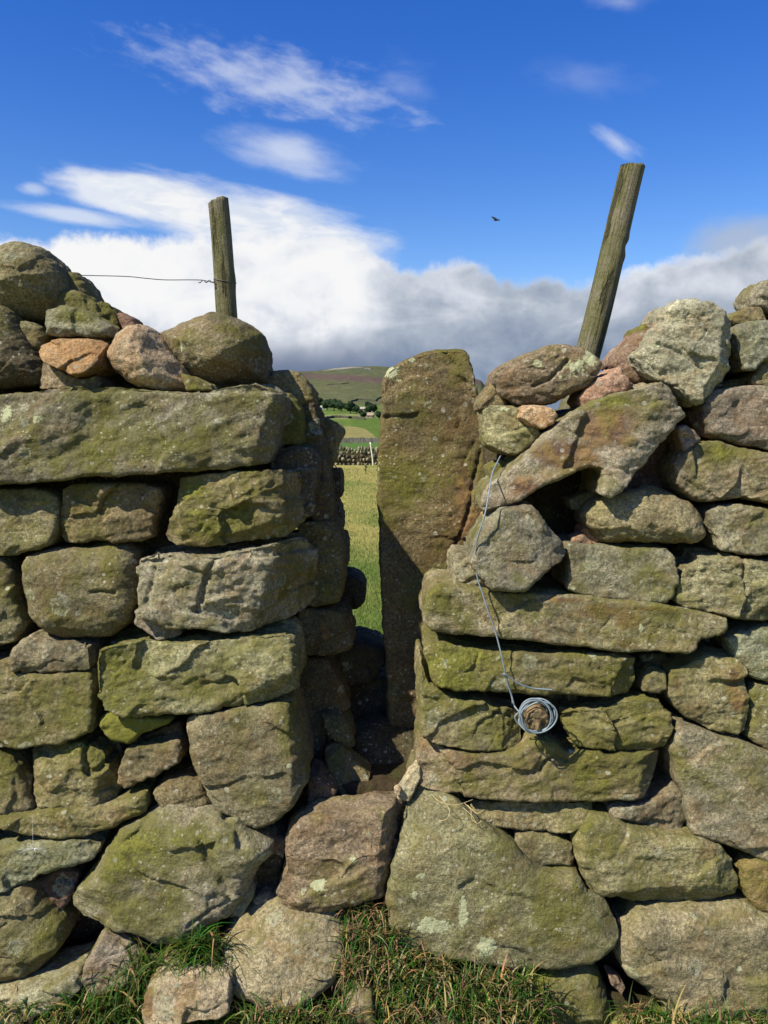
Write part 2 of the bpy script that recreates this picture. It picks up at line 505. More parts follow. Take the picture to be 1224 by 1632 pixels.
def build_stones():
    prep = []
    for s in STONES:
        W3 = np.array([on_wall(x, y, s['off']) for x, y in s['outline']])
        P = chaikin(W3[:, [0, 2]], 0.055)
        area = 0.5 * abs(np.sum(P[:, 0] * np.roll(P[:, 1], -1) - np.roll(P[:, 0], -1) * P[:, 1]))
        n = len(P)
        T = s['T']
        yf = Y0 + s['off'] + BAT * P[:, 1]
        V = [(P[i, 0], yf[i], P[i, 1]) for i in range(n)] + [(P[i, 0], yf[i] + T, P[i, 1]) for i in range(n)]
        F = [tuple(range(n)), tuple(range(2 * n - 1, n - 1, -1))]
        for i in range(n):
            j = (i + 1) % n
            F.append((i, i + n, j + n, j))
        me = np_mesh('prep', V, F)
        bm = bmesh.new(); bm.from_mesh(me); bmesh.ops.recalc_face_normals(bm, faces=bm.faces[:])
        bmesh.ops.triangulate(bm, faces=bm.faces[:]); bm.to_mesh(me); bm.free()
        o = link(s['name'], me)
        vs = min(max(0.015 * math.sqrt(area), 0.0034), 0.0062)
        if s['kind']: vs = 0.012
        r = o.modifiers.new('r', 'REMESH'); r.mode = 'VOXEL'; r.voxel_size = vs
        q = o.modifiers.new('q', 'SMOOTH'); q.factor = 0.5; q.iterations = 2
        prep.append((s, o, P, area, me))
    dg = bpy.context.evaluated_depsgraph_get()
    for idx, (s, o, P, area, old) in enumerate(prep):
        me = bpy.data.meshes.new_from_object(o.evaluated_get(dg))
        o.modifiers.clear()
        o.data = me
        bpy.data.meshes.remove(old)
        me.name = s['name']
        n = len(me.vertices)
        co = np.empty(n * 3, np.float32); me.vertices.foreach_get('co', co); co = co.reshape(-1, 3).astype(np.float64)
        rng = np.random.RandomState(1000 + idx * 17)
        size = math.sqrt(area)
        cx, cz = P.mean(0)
        T = s['T']; R = min(s['R'] * (0.42 if s['R'] < 0.03 else 0.48 if s['R'] < 0.055 else 0.95), T * 0.48, 0.5 * size)
        yf = Y0 + s['off'] + BAT * co[:, 2]
        w = co[:, 1] - yf
        d = poly_dist(co[:, [0, 2]], P)
        q = np.clip(d / max(R, 1e-4), 0, 1)
        g = R * (1 - np.sqrt(np.clip(1 - (1 - q) ** 2, 0, 1)))
        w = g + w * (T - 2 * g) / T
        fr = np.clip(1 - w / T, 0, 1)
        # chisel cuts over the front
        dmax = d.max()
        local = np.stack([co[:, 0] - cx, w, co[:, 2] - cz], 1)
        out0 = co.copy()
        half = np.array([np.abs(P[:, 0] - cx).max(), np.abs(P[:, 1] - cz).max()])
        for k in range(s['cuts']):
            a = rng.uniform(0, 2 * math.pi)
            tl = math.radians(rng.uniform(12, 42))
            nr = np.array([math.cos(a) * math.sin(tl), -math.cos(tl), math.sin(a) * math.sin(tl)])
            ext = abs(nr[0]) * half[0] + abs(nr[2]) * half[1]
            depth = ext * rng.uniform(0.42, 0.85)
            over = local @ nr - depth
            over = np.where(over > 0, over, 0) * (1 if True else 0)
            # push straight back so the outline seen from the front stays
            local[:, 1] += over / math.cos(tl) * (1 if s['rough'] > 0.3 else 0.6) * np.clip(1.2 - local[:, 1] / (T * 0.8), 0, 1)
        for (fx, fy, dx_, dz_, sl_) in s['facet']:
            c = on_wall(fx, fy, s['off']); l_ = math.hypot(dx_, dz_)
            wv_ = 0.008 * perlin(local * 16 + idx)
            ov = ((out0[:, 0] - c[0]) * dx_ + (out0[:, 2] - c[2]) * dz_) / l_ + wv_
            local[:, 1] += np.clip(ov, 0, None) * sl_ * np.clip(1.25 - local[:, 1] / T, 0, 1)
        local[:, 1] += (s['tilt'][0] * local[:, 0] + s['tilt'][1] * local[:, 2]) * np.clip(1.1 - local[:, 1] / T, 0, 1)
        if s['yaw']:
            cyw, syw = math.cos(s['yaw']), math.sin(s['yaw'])
            lx, ly = local[:, 0].copy(), local[:, 1].copy()
            local[:, 0] = lx * cyw - (ly - T * 0.3) * syw; local[:, 1] = lx * syw + (ly - T * 0.3) * cyw + T * 0.3
        # broken ledges: steps between wandering cells
        rg = s['rough']
        seed = rng.uniform(0, 90, 3)
        ang = rng.uniform(-0.35, 0.35)
        base3 = np.stack([local[:, 0], local[:, 1], local[:, 2]], 1)
        rot = np.stack([base3[:, 0] * math.cos(ang) + base3[:, 2] * math.sin(ang), base3[:, 1], -base3[:, 0] * math.sin(ang) + base3[:, 2] * math.cos(ang)], 1)
        if rg > 0.3:
            wob = np.stack([perlin(rot * 14 + seed), np.zeros(n), perlin(rot * 14 + seed + 31)], 1) * 0.03
            K = max(4, int(7 * size / 0.2))
            C = np.stack([rng.uniform(-half[0], half[0], K), rng.uniform(-half[1], half[1], K)], 1)
            hgt = rng.uniform(-1, 1, K)
            gr = rng.normal(size=(K, 2)) * 0.11
            pt = rot[:, [0, 2]] + wob[:, [0, 2]]
            dd = (pt[:, None, :] - C[None]) * np.array([0.75, 1.25])
            sel = (dd ** 2).sum(2)
            sel_s = np.exp(-(sel - sel.min(1)[:, None]) / (0.00007 + 0.00010 * (1.5 - min(rg, 1.4))))
            sel_s /= sel_s.sum(1)[:, None]
            hh = hgt[None] * 0.0048 + (dd * gr[None]).sum(2) * 1.0
            step = (sel_s * hh).sum(1)
            local[:, 1] += np.clip(step, -0.02, 0.02) * rg * np.clip(fr * 1.6 - 0.3, 0, 1)
        out = local.copy(); out[:, 1] += Y0 + s['off'] + BAT * co[:, 2]
        out[:, 0] += cx; out[:, 2] += cz
        me.vertices.foreach_set('co', out.astype(np.float32).ravel()); me.update()
        nr = np.empty(n * 3, np.float32); me.vertex_normals.foreach_get('vector', nr); nr = nr.reshape(-1, 3)
        st = rot * np.array([1, 1, 2.2])
        k = min(1.0, size / 0.16)
        disp = 0.0090 * (0.45 + 0.55 * min(rg, 1)) * k * perlin(rot * 6.5 / max(k, .45) + seed) + 0.0085 * k * perlin(st * 15 / max(k, .5) + seed + 5)
        r1 = 1 - 2 * np.abs(perlin(st * 22 + seed + 9))
        disp += (0.0042 * rg) * (r1 - 0.5) * k + 0.0036 * (0.4 + 0.6 * rg) * perlin(rot * 48 + seed) + 0.0026 * perlin(rot * 95 + seed)
        # a few cracks
        if rg > 0.5:
            cr = np.abs(perlin(st * 5.5 + seed + 50))
            msk = np.clip(perlin(rot * 7 + seed + 77) * 3, 0, 1)
            disp -= 0.007 * np.clip(1 - cr / 0.018, 0, 1) * msk * k
        for (line, wd, dp) in s['crack']:
            Lp = np.array([on_wall(a_, b_, s['off']) for a_, b_ in line])[:, [0, 2]]
            best = np.full(n, 9.0)
            pw = out0[:, [0, 2]] + 0.004 * np.stack([perlin(out0 * 45 + 3), perlin(out0 * 45 + 8)], 1)
            for a_, b_ in zip(Lp[:-1], Lp[1:]):
                ab = b_ - a_; t_ = np.clip(((pw - a_) @ ab) / (ab @ ab), 0, 1)
                best = np.minimum(best, np.linalg.norm(pw - (a_ + t_[:, None] * ab), axis=1))
            disp -= dp * np.clip(1 - best / wd, 0, 1) * (fr > 0.5)
        for (line, dp) in s['ledge']:
            Lp = np.array([on_wall(a_, b_, s['off']) for a_, b_ in line])
            zl = np.interp(out0[:, 0], Lp[:, 0], Lp[:, 2]) + 0.004 * perlin(out0 * 40 + 2)
            disp -= dp * np.clip((out0[:, 2] - zl) / 0.005, 0, 1) * (fr > 0.5)
        out += nr * disp[:, None]
        org = np.array([cx, float(np.mean(yf)) + T / 2, out[:, 2].min()])
        me.vertices.foreach_set('co', (out - org).astype(np.float32).ravel())
        me.shade_smooth()
        o.location = org
        # colours
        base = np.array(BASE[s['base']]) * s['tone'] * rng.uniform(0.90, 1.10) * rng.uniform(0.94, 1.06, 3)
        col = np.tile(base, (n, 1))
        pat = np.zeros((n, 3))
        pat[:, 0] = s['moss'] + 0.03 + np.clip(nr[:, 2], -1.1, 1) * 0.12
        for key, ch in (('mossp', 0), ('rust', 1), ('lich', 2)):
            for (px, py, rx, ry, *a) in s[key]:
                if key == 'rust': a = [(a[0] if a else 1.0) * 1.3]
                c = on_wall(px, py, s['off'])
                sc_ = c[1] / F_PX
                e = ((out[:, 0] - c[0]) / (rx * sc_)) ** 2 + ((out[:, 2] - c[2]) / (ry * sc_)) ** 2
                pat[:, ch] = np.maximum(pat[:, ch], (a[0] if a else 1.0) * np.exp(-e * 0.9)) if ch else pat[:, 0] + (a[0] if a else 0.7) * np.exp(-e * 0.9)
        color_attr(me, 'base', col); color_attr(me, 'pat', pat)
        me.materials.clear(); me.materials.append(s['mat'] or M_STONE)
        me.update()
        if s['kind']:
            tag(o, s['label'], s['cat'], kind=s['kind'])
        else:
            tag(o, s['label'], s['cat'], s['group'])


LEFT = 'stones of the wall left of the gap'
RIGHT = 'stones of the wall right of the gap'
LTOP = 'loose stones on top of the left wall'
RTOP = 'tumbled stones on top of the right wall'
JAMB = 'stones lining the shaded side of the gap'
FOOT = 'stones at the foot of the wall'
FLOOR = 'stones on the floor of the gap'

# --- left wall, loose top
stone('boulder', 'big rounded brown boulder topmost at the left edge above the lintel', [(-40, 400), (-20, 378), (0, 370), (23, 372), (49, 385), (68, 408), (81, 434), (88, 464), (86, 482), (75, 500), (45, 508), (11, 506), (-30, 500), (-45, 450)], 'ol', 0.12, off=0.02, T=0.3, R=0.14, rough=0.4, cuts=3, group=LTOP, facet=((20, 440, 0.25, -1, 0.7),))
stone('boulder', 'dark rounded boulder cut by the left edge under the topmost boulder', [(-50, 482), (-20, 480), (0, 492), (15, 513), (26, 535), (38, 550), (52, 568), (58, 590), (56, 610), (0, 616), (-50, 616)], 'dk', 0.15, off=-0.01, T=0.3, R=0.09, rough=0.4, tone=1.0, group=LTOP)
stone('stone', 'small mossy stone highest behind, right of the topmost left boulder', [(83, 434), (100, 430), (117, 432), (130, 449), (138, 470), (138, 486), (100, 490), (85, 480)], 'ol', 0.35, off=0.16, T=0.18, R=0.05, rough=0.6, group=LTOP)
stone('stone', 'mossy stone sloping down right of the topmost left boulder', [(86, 470), (100, 461), (118, 460), (135, 470), (150, 482), (162, 500), (158, 516), (120, 510), (86, 498)], 'ol', 0.45, off=0.10, T=0.18, R=0.04, group=LTOP)
stone('stone', 'dark mossy stone just above the pinkish tan boulder on the left wall', [(146, 484), (160, 480), (175, 487), (186, 504), (190, 520), (178, 534), (155, 528)], 'dk', 0.35, off=0.12, T=0.16, R=0.04, group=LTOP)
stone('stone', 'flat oval mossy stone above the orange-brown flat stone', [(67, 515), (72, 492), (90, 485), (112, 486), (135, 494), (160, 508), (178, 520), (172, 534), (150, 537), (120, 534), (90, 535), (70, 530)], 'gy', 0.28, off=0.03, T=0.22, R=0.04, rough=0.6, group=LTOP, mossp=((125, 505, 30, 10, 0.5),))
stone('stone', 'small olive stone behind the dark boulder at the left edge', [(10, 512), (40, 510), (58, 518), (68, 535), (66, 556), (40, 560), (20, 545)], 'ol', 0.3, off=0.06, T=0.2, R=0.05, rough=0.5, group=LTOP)
stone('stone', 'orange-brown layered flat stone on the left wall top', [(52, 547), (75, 539), (109, 535), (147, 540), (163, 544), (160, 565), (158, 583), (143, 596), (120, 600), (94, 586), (71, 578), (57, 562)], 'or', -1.3, off=-0.02, T=0.24, R=0.02, rough=0.9, group=LTOP, tilt=(0, 0.9))
stone('stone', 'small grey stone behind the orange-brown flat stone', [(128, 533), (158, 533), (166, 548), (162, 566), (140, 560)], 'gy', 0.0, off=0.06, T=0.18, R=0.03, group=LTOP)
stone('stone', 'low brown wedge under the orange-brown flat stone', [(60, 575), (80, 584), (100, 592), (125, 605), (150, 598), (160, 610), (154, 622), (100, 622), (55, 618)], 'gb', 0.1, off=0.0, T=0.22, R=0.02, group=LTOP)
stone('boulder', 'pinkish tan boulder with pointed top on the lintel', [(161, 550), (173, 528), (192, 513), (210, 508), (229, 517), (248, 539), (267, 565), (282, 588), (295, 607), (294, 622), (263, 620), (214, 616), (188, 605), (169, 586), (158, 566)], 'pk', -1.3, off=-0.05, T=0.22, R=0.085, rough=0.35, cuts=5, tone=1.15, group=LTOP, facet=((222, 560, 1, 0.25, 0.55),))
stone('stone', 'tiny reddish stone peeping up behind the pinkish tan boulder', [(184, 500), (188, 497), (199, 499), (214, 508), (216, 530), (196, 530)], 'rd', -1.2, off=0.10, T=0.1, R=0.02, group=LTOP)
stone('boulder', 'largest round olive boulder with a white streak in front of the left post', [(240, 524), (271, 509), (301, 496), (323, 490), (349, 492), (383, 505), (406, 524), (415, 550), (414, 580), (409, 604), (357, 614), (331, 617), (301, 600), (275, 590), (255, 560)], 'ol', 0.10, off=0.02, T=0.34, R=0.15, rough=0.25, cuts=2, group=LTOP, mossp=((290, 545, 40, 40, 0.35),), lich=((287, 552, 2.2, 11, 1.6),), facet=((352, 562, 0.55, -1, 0.95), (345, 500, 1, 0.2, 0.25)))
stone('stone', 'thin mossy wedge under the round olive boulder', [(284, 594), (310, 601), (335, 612), (340, 622), (297, 624)], 'ol', 0.4, off=0.0, T=0.2, R=0.02, group=LTOP)

# --- left wall, front
stone('lintel_stone', 'longest flat block capping the left wall under the boulders', [(-50, 625), (0, 621), (49, 616), (86, 610), (132, 611), (177, 609), (210, 612), (263, 617), (327, 619), (361, 611), (406, 605), (430, 612), (443, 622), (450, 637), (447, 659), (438, 689), (430, 723), (421, 740), (383, 740), (357, 749), (301, 751), (240, 756), (195, 759), (135, 757), (101, 767), (56, 771), (-50, 776)], 'gy', 0.30, off=-0.045, T=0.34, R=0.028, rough=0.9, cuts=3, tone=0.95, group=LEFT, mossp=((240, 710, 160, 25, 0.30), (30, 740, 60, 20, 0.2)), lich=((8, 660, 16, 28, 0.95), (60, 668, 13, 8, 1.1), (96, 646, 8, 9, 0.95), (146, 650, 6, 6, 0.9), (300, 650, 70, 30, 0.35), (395, 690, 40, 40, 0.4)), facet=((418, 680, 1, -0.35, 1.3),), ledge=(([(0, 628), (200, 626), (430, 628)], 0.012),))
stone('stone', 'shaded block at the left edge directly under the lintel', [(-50, 780), (0, 779), (60, 782), (88, 790), (93, 815), (88, 850), (78, 868), (57, 877), (25, 884), (-50, 886)], 'ol', 0.32, off=0.015, R=0.03, rough=0.7, group=LEFT)
stone('stone', 'brown block second from the left edge under the lintel', [(96, 782), (107, 774), (230, 772), (256, 778), (256, 800), (248, 825), (242, 856), (220, 862), (184, 865), (155, 862), (135, 864), (98, 866), (90, 855), (92, 818)], 'ol', 0.26, off=0.012, R=0.025, group=LEFT, mossp=((225, 835, 20, 20, 0.3),))
stone('stone', 'jagged mossy block under the right end of the lintel', [(277, 762), (294, 756), (368, 748), (448, 748), (470, 752), (474, 780), (474, 838), (453, 859), (388, 864), (327, 872), (278, 871), (261, 863), (261, 846), (273, 822), (275, 789)], 'ol', 0.42, off=-0.025, T=0.34, R=0.018, rough=1.3, cuts=6, tone=1.15, group=LEFT, mossp=((300, 780, 30, 20, 0.4), (330, 840, 50, 20, 0.25)), facet=((449, 800, 1, 0, 1.6), (350, 800, 0.3, -1, 0.2)), ledge=(([(262, 815), (300, 796), (340, 785), (380, 800)], 0.008),), crack=(([(330, 808), (352, 812), (372, 826)], 0.004, 0.006),))
stone('cobble', 'smooth squarish rounded brown cobble in the third row of the left wall', [(20, 905), (31, 888), (82, 876), (122, 875), (163, 871), (194, 873), (210, 885), (214, 910), (212, 960), (196, 1001), (166, 1023), (122, 1024), (82, 1023), (57, 1015), (37, 995), (24, 952)], 'ol', 0.15, off=-0.015, T=0.28, R=0.075, rough=0.3, cuts=2, group=LEFT, mossp=((180, 900, 20, 25, 0.3), (90, 990, 50, 20, 0.2)), crack=(([(142, 945), (160, 943), (182, 946)], 0.005, 0.012),))
stone('stone', 'ragged pale-lichened block right of the smooth squarish cobble', [(216, 891), (245, 883), (306, 881), (347, 883), (392, 874), (441, 868), (474, 866), (492, 890), (498, 936), (494, 985), (453, 1006), (406, 1014), (351, 1013), (319, 1002), (286, 1003), (261, 1002), (237, 991), (216, 985), (223, 969), (218, 936)], 'gy', 0.26, off=-0.04, T=0.36, R=0.02, rough=1.5, cuts=7, tone=1.05, group=LEFT, lich=((290, 930, 60, 40, 0.42), (390, 960, 50, 50, 0.45), (360, 985, 16, 16, 0.7)), facet=((418, 940, 1, -0.28, 1.15), (335, 900, 1, -0.5, 0.25)), crack=(([(342, 893), (330, 915), (322, 950), (314, 975)], 0.012, 0.016), ([(245, 905), (240, 930), (232, 960)], 0.009, 0.012)), ledge=(([(218, 905), (260, 900), (345, 893)], 0.010),))
stone('stone', 'small broken flake under the ragged lichened block', [(211, 973), (232, 975), (245, 990), (280, 1001), (284, 1016), (250, 1021), (236, 1010), (213, 999)], 'gy', 0.2, off=-0.005, T=0.14, R=0.01, rough=1.3, group=LEFT)
stone('stone', 'dark stone at the left edge beside the smooth squarish cobble', [(-50, 890), (0, 890), (16, 912), (22, 960), (34, 995), (20, 1028), (-50, 1036)], 'ol', 0.3, off=0.04, R=0.05, rough=0.5, group=LEFT)
stone('stone', 'small pale brown stone under the smooth squarish cobble', [(16, 1052), (29, 1026), (49, 1013), (74, 1024), (122, 1026), (141, 1031), (143, 1067), (114, 1070), (78, 1072), (24, 1074)], 'rg', 0.0, off=0.0, T=0.2, R=0.02, rough=1.1, tone=0.95, group=LEFT)
stone('stone', 'broad block at the left edge in the fourth row of the left wall', [(-50, 1062), (0, 1062), (24, 1076), (74, 1077), (141, 1074), (147, 1090), (147, 1166), (122, 1179), (82, 1189), (41, 1195), (-50, 1199)], 'ol', 0.22, off=-0.01, R=0.028, rough=0.6, tone=1.05, group=LEFT, mossp=((120, 1140, 25, 30, 0.3),))
stone('stone', 'long stepped mossy block beside the broad block at the left edge', [(156, 1031), (188, 1022), (229, 1017), (327, 1019), (408, 1013), (453, 1014), (468, 1028), (472, 1075), (472, 1104), (433, 1119), (368, 1127), (315, 1135), (261, 1142), (221, 1146), (188, 1138), (167, 1133), (151, 1108), (150, 1059)], 'gb', 0.36, off=-0.03, T=0.34, R=0.016, rough=1.2, cuts=4, tone=1.1, group=LEFT, mossp=((190, 1060, 40, 40, 0.3),), facet=((462, 1060, 1, 0, 1.4),), ledge=(([(150, 1110), (200, 1060), (250, 1030), (300, 1020)], 0.006), ([(150, 1150), (215, 1125), (225, 1100), (250, 1075), (290, 1050), (330, 1035)], 0.006)))
stone('stone', 'bright green mossy wedge under the long stepped block', [(154, 1148), (172, 1139), (204, 1143), (280, 1145), (264, 1158), (224, 1173), (202, 1191), (172, 1180), (157, 1164)], 'ol', 0.8, off=0.0, T=0.2, R=0.03, rough=0.7, group=LEFT)
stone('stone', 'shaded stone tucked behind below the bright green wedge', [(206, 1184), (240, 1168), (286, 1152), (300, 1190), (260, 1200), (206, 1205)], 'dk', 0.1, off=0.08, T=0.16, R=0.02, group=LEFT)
stone('stone', 'small tilted block below the bright green wedge', [(197, 1200), (229, 1193), (277, 1188), (286, 1197), (285, 1218), (261, 1231), (229, 1247), (196, 1259), (186, 1250), (187, 1222)], 'gb', 0.2, off=-0.01, T=0.2, R=0.016, group=LEFT, tone=1.1)
stone('stone', 'big purplish brown upright block at the corner of the gap, below the long stepped block', [(293, 1153), (310, 1145), (351, 1137), (441, 1123), (458, 1130), (472, 1180), (487, 1236), (488, 1256), (460, 1297), (435, 1322), (408, 1329), (380, 1322), (364, 1305), (347, 1300), (323, 1268), (315, 1243), (304, 1214)], 'rg', 0.05, off=-0.04, T=0.40, R=0.035, rough=0.5, cuts=3, tone=0.84, group=LEFT, mossp=((455, 1160, 18, 60, 0.5), (420, 1270, 40, 30, 0.35)), lich=((461, 1221, 6, 5, 1.5),), facet=((462, 1200, 1, 0.05, 1.0), (400, 1290, 0.3, -1, 0.35)), crack=(([(318, 1262), (340, 1275), (350, 1282)], 0.005, 0.01),))
stone('stone', 'stone at the left edge beside the notched mossy block', [(-50, 1204), (-10, 1202), (12, 1213), (29, 1235), (45, 1272), (52, 1291), (41, 1300), (-50, 1302)], 'ol', 0.3, off=0.0, R=0.04, rough=0.6, group=LEFT)
stone('stone', 'notched mossy block under the broad block at the left edge', [(33, 1207), (61, 1196), (102, 1191), (135, 1189), (163, 1203), (176, 1234), (183, 1263), (176, 1284), (135, 1290), (90, 1292), (54, 1290), (46, 1267), (38, 1232)], 'ol', 0.5, off=-0.005, T=0.24, R=0.03, rough=1.0, cuts=5, tone=1.1, group=LEFT, facet=((130, 1200, -1.3, 1, 0.5),), crack=(([(133, 1192), (136, 1215), (142, 1232), (158, 1226), (170, 1215)], 0.012, 0.02),))
stone('cobble', 'small dark oval stone left of the big upright corner block', [(240, 1268), (261, 1249), (294, 1242), (319, 1246), (335, 1275), (341, 1295), (310, 1303), (282, 1304), (253, 1292)], 'br', 0.0, off=-0.005, T=0.2, R=0.05, rough=0.5, tone=1.05, group=LEFT)
stone('stone', 'long flat bright mossy stone below the notched mossy block', [(-20, 1308), (41, 1301), (82, 1293), (122, 1291), (163, 1293), (196, 1277), (229, 1270), (232, 1299), (196, 1313), (176, 1325), (139, 1337), (90, 1345), (53, 1340), (10, 1330)], 'ol', 0.65, off=-0.03, T=0.24, R=0.03, rough=0.6, tone=1.15, group=LEFT, cuts=3)
stone('stone', 'mossy flat stone with a cobweb at the left edge', [(-50, 1366), (0, 1359), (41, 1346), (82, 1345), (135, 1343), (156, 1353), (143, 1374), (102, 1382), (61, 1395), (33, 1415), (0, 1423), (-50, 1424)], 'gy', 0.45, off=-0.03, T=0.24, R=0.025, rough=0.8, tone=1.1, group=LEFT)
stone('boulder', 'largest angular mossy boulder low in the left wall', [(94, 1455), (118, 1426), (143, 1393), (167, 1361), (180, 1340), (221, 1316), (261, 1297), (302, 1304), (343, 1304), (376, 1312), (394, 1336), (430, 1361), (432, 1378), (410, 1398), (403, 1412), (384, 1450), (361, 1475), (330, 1491), (308, 1512), (286, 1524), (245, 1522), (204, 1508), (180, 1504), (151, 1498), (114, 1487), (98, 1471)], 'gy', 0.34, off=-0.07, T=0.36, R=0.07, rough=0.7, cuts=6, tone=1.05, group=LEFT, mossp=((170, 1400, 50, 60, 0.5), (250, 1340, 70, 20, 0.4)), lich=((270, 1420, 60, 50, 0.5), (410, 1370, 25, 20, 0.8), (250, 1370, 30, 12, 0.6)), facet=((200, 1340, -1.3, 1, 0.35), (400, 1380, 1, -0.3, 0.5)), crack=(([(320, 1345), (332, 1375), (350, 1400), (362, 1425)], 0.014, 0.016), ([(300, 1478), (330, 1455), (365, 1442), (385, 1440)], 0.006, 0.012), ([(355, 1310), (375, 1325), (385, 1350)], 0.012, 0.02)))
stone('stone', 'big rounded brown stone at the bottom left corner', [(-50, 1426), (0, 1426), (25, 1422), (45, 1442), (65, 1471), (84, 1491), (89, 1520), (61, 1558), (33, 1580), (0, 1588), (-50, 1594)], 'ol', 0.3, off=-0.06, T=0.3, R=0.08, rough=0.6, tone=1.0, group=LEFT)
stone('stone', 'reddish stone deep in the hole left of the largest angular boulder', [(55, 1405), (100, 1384), (125, 1392), (118, 1425), (92, 1460), (66, 1440)], 'rd', -0.3, off=0.03, T=0.16, R=0.03, tone=0.8, group=LEFT)
stone('stone', 'small grey stone under the lower right side of the largest angular boulder', [(368, 1424), (402, 1410), (405, 1432), (386, 1462), (366, 1466)], 'gy', 0.2, off=-0.02, T=0.16, R=0.025, group=LEFT)
stone('stone', 'small rounded stone left of the step stone', [(402, 1434), (420, 1426), (433, 1430), (438, 1455), (418, 1470), (398, 1462)], 'rg', 0.0, off=0.0, T=0.14, R=0.035, rough=0.5, group=LEFT)
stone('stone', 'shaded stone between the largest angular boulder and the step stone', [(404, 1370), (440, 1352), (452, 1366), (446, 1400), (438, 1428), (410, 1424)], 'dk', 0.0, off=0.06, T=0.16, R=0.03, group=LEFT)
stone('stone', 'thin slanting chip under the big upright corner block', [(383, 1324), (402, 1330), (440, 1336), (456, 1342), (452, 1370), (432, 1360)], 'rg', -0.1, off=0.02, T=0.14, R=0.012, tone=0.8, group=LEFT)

# --- foot of the wall
stone('step_stone', 'big step stone at the foot of the gap', [(440, 1434), (453, 1393), (449, 1361), (457, 1332), (473, 1316), (502, 1303), (563, 1297), (596, 1288), (632, 1290), (648, 1298), (643, 1316), (637, 1344), (628, 1385), (617, 1434), (583, 1442), (534, 1459), (494, 1464), (449, 1456)], 'rg', 0.2, off=-0.06, T=0.13, R=0.05, rough=0.6, cuts=6, tone=0.95, group=FOOT, mossp=((560, 1390, 50, 40, 0.3),), lich=((510, 1412, 26, 10, 0.95), (565, 1370, 14, 10, 0.8), (483, 1420, 10, 12, 0.8)), facet=((622, 1330, 1, -0.15, 1.2), (540, 1380, -0.1, 1, 0.05)), ledge=(([(440, 1400), (500, 1412), (560, 1398), (590, 1380)], 0.008),))
stone('stone', 'flat buff stone sunk in the turf below the step stone', [(345, 1525), (378, 1484), (441, 1461), (480, 1461), (522, 1467), (551, 1500), (555, 1540), (530, 1580), (480, 1608), (420, 1608), (375, 1596), (350, 1565)], 'gb', 0.05, off=-0.10, T=0.30, R=0.07, rough=0.6, cuts=3, tone=1.15, group=FOOT, tilt=(0, 0.5), lich=((470, 1560, 40, 20, 0.6),))
stone('stone', 'squared yellowish block with a pink-red left end lying in the grass', [(224, 1616), (232, 1578), (262, 1566), (347, 1567), (364, 1573), (364, 1616), (347, 1624), (261, 1634), (229, 1638)], 'gb', 0.15, off=-0.17, T=0.14, R=0.012, rough=0.8, cuts=2, tone=1.7, group=FOOT, rust=((234, 1604, 11, 30, 0.8),), tilt=(0, 0.2))
stone('stone', 'small pale stone low in the grass under the step stone', [(549, 1616), (571, 1587), (592, 1591), (602, 1645), (546, 1645)], 'rg', 0.1, off=-0.17, T=0.1, R=0.02, group=FOOT)
stone('stone', 'grey stone half hidden in grass under the largest angular boulder', [(131, 1545), (155, 1503), (196, 1518), (218, 1540), (206, 1575), (143, 1595), (127, 1573)], 'gy', 0.15, off=-0.07, T=0.2, R=0.03, tone=1.1, group=FOOT)
stone('stone', 'low flat stone at the bottom left corner in the grass', [(-50, 1604), (49, 1582), (114, 1569), (124, 1585), (80, 1612), (20, 1640), (-50, 1650)], 'gy', 0.2, off=-0.10, T=0.2, R=0.03, tone=1.1, group=FOOT)
stone('stone', 'small grey stone at the bottom edge right of the middle in the grass', [(676, 1640), (690, 1627), (725, 1625), (745, 1640), (740, 1660), (680, 1660)], 'rg', 0.0, off=-0.18, T=0.08, R=0.02, group=FOOT)
stone('stone', 'rounded mossy stone at the bottom under the big triangular slab', [(845, 1575), (858, 1560), (907, 1553), (944, 1552), (963, 1572), (975, 1602), (980, 1655), (870, 1660), (848, 1620)], 'ol', 0.4, off=-0.06, T=0.26, R=0.06, rough=0.5, tone=1.15, group=FOOT)
stone('stone', 'small reddish chip in the gap at the bottom, left of the bottom right block', [(970, 1556), (985, 1562), (998, 1575), (992, 1588), (975, 1572)], 'rd', -1.2, off=-0.04, T=0.06, R=0.01, tone=1.2, group=FOOT)

# --- right wall, front, from the bottom up
stone('slab', 'big triangular pale-lichened slab low in the right wall', [(615, 1436), (628, 1385), (649, 1308), (661, 1264), (673, 1266), (722, 1284), (759, 1312), (788, 1329), (820, 1354), (853, 1386), (882, 1398), (918, 1399), (928, 1405), (941, 1429), (967, 1442), (989, 1482), (992, 1503), (975, 1526), (948, 1545), (907, 1552), (869, 1552), (820, 1554), (764, 1543), (700, 1533), (655, 1524), (632, 1517), (620, 1491)], 'gb', 0.24, off=-0.07, T=0.34, R=0.05, rough=0.45, cuts=4, tone=1.12, group=RIGHT, mossp=((880, 1440, 80, 50, 0.3), (800, 1350, 40, 15, 0.4)),
      lich=((672, 1395, 14, 9, 1.0), (738, 1455, 12, 40, 1.15), (690, 1475, 46, 20, 1.0), (778, 1508, 18, 18, 1.6), (765, 1405, 45, 35, 0.45), (660, 1425, 12, 14, 0.75), (797, 1489, 5, 5, 1.2)))
stone('stone', 'mossy oblong block at the right above the bottom right block', [(948, 1306), (974, 1307), (1005, 1322), (1065, 1334), (1121, 1338), (1151, 1350), (1170, 1375), (1184, 1413), (1182, 1431), (1140, 1449), (1083, 1451), (1008, 1445), (959, 1432), (937, 1413), (924, 1382), (920, 1352), (929, 1326)], 'ol', 0.42, off=-0.055, T=0.28, R=0.045, rough=0.5, cuts=4, tone=1.2, group=RIGHT)
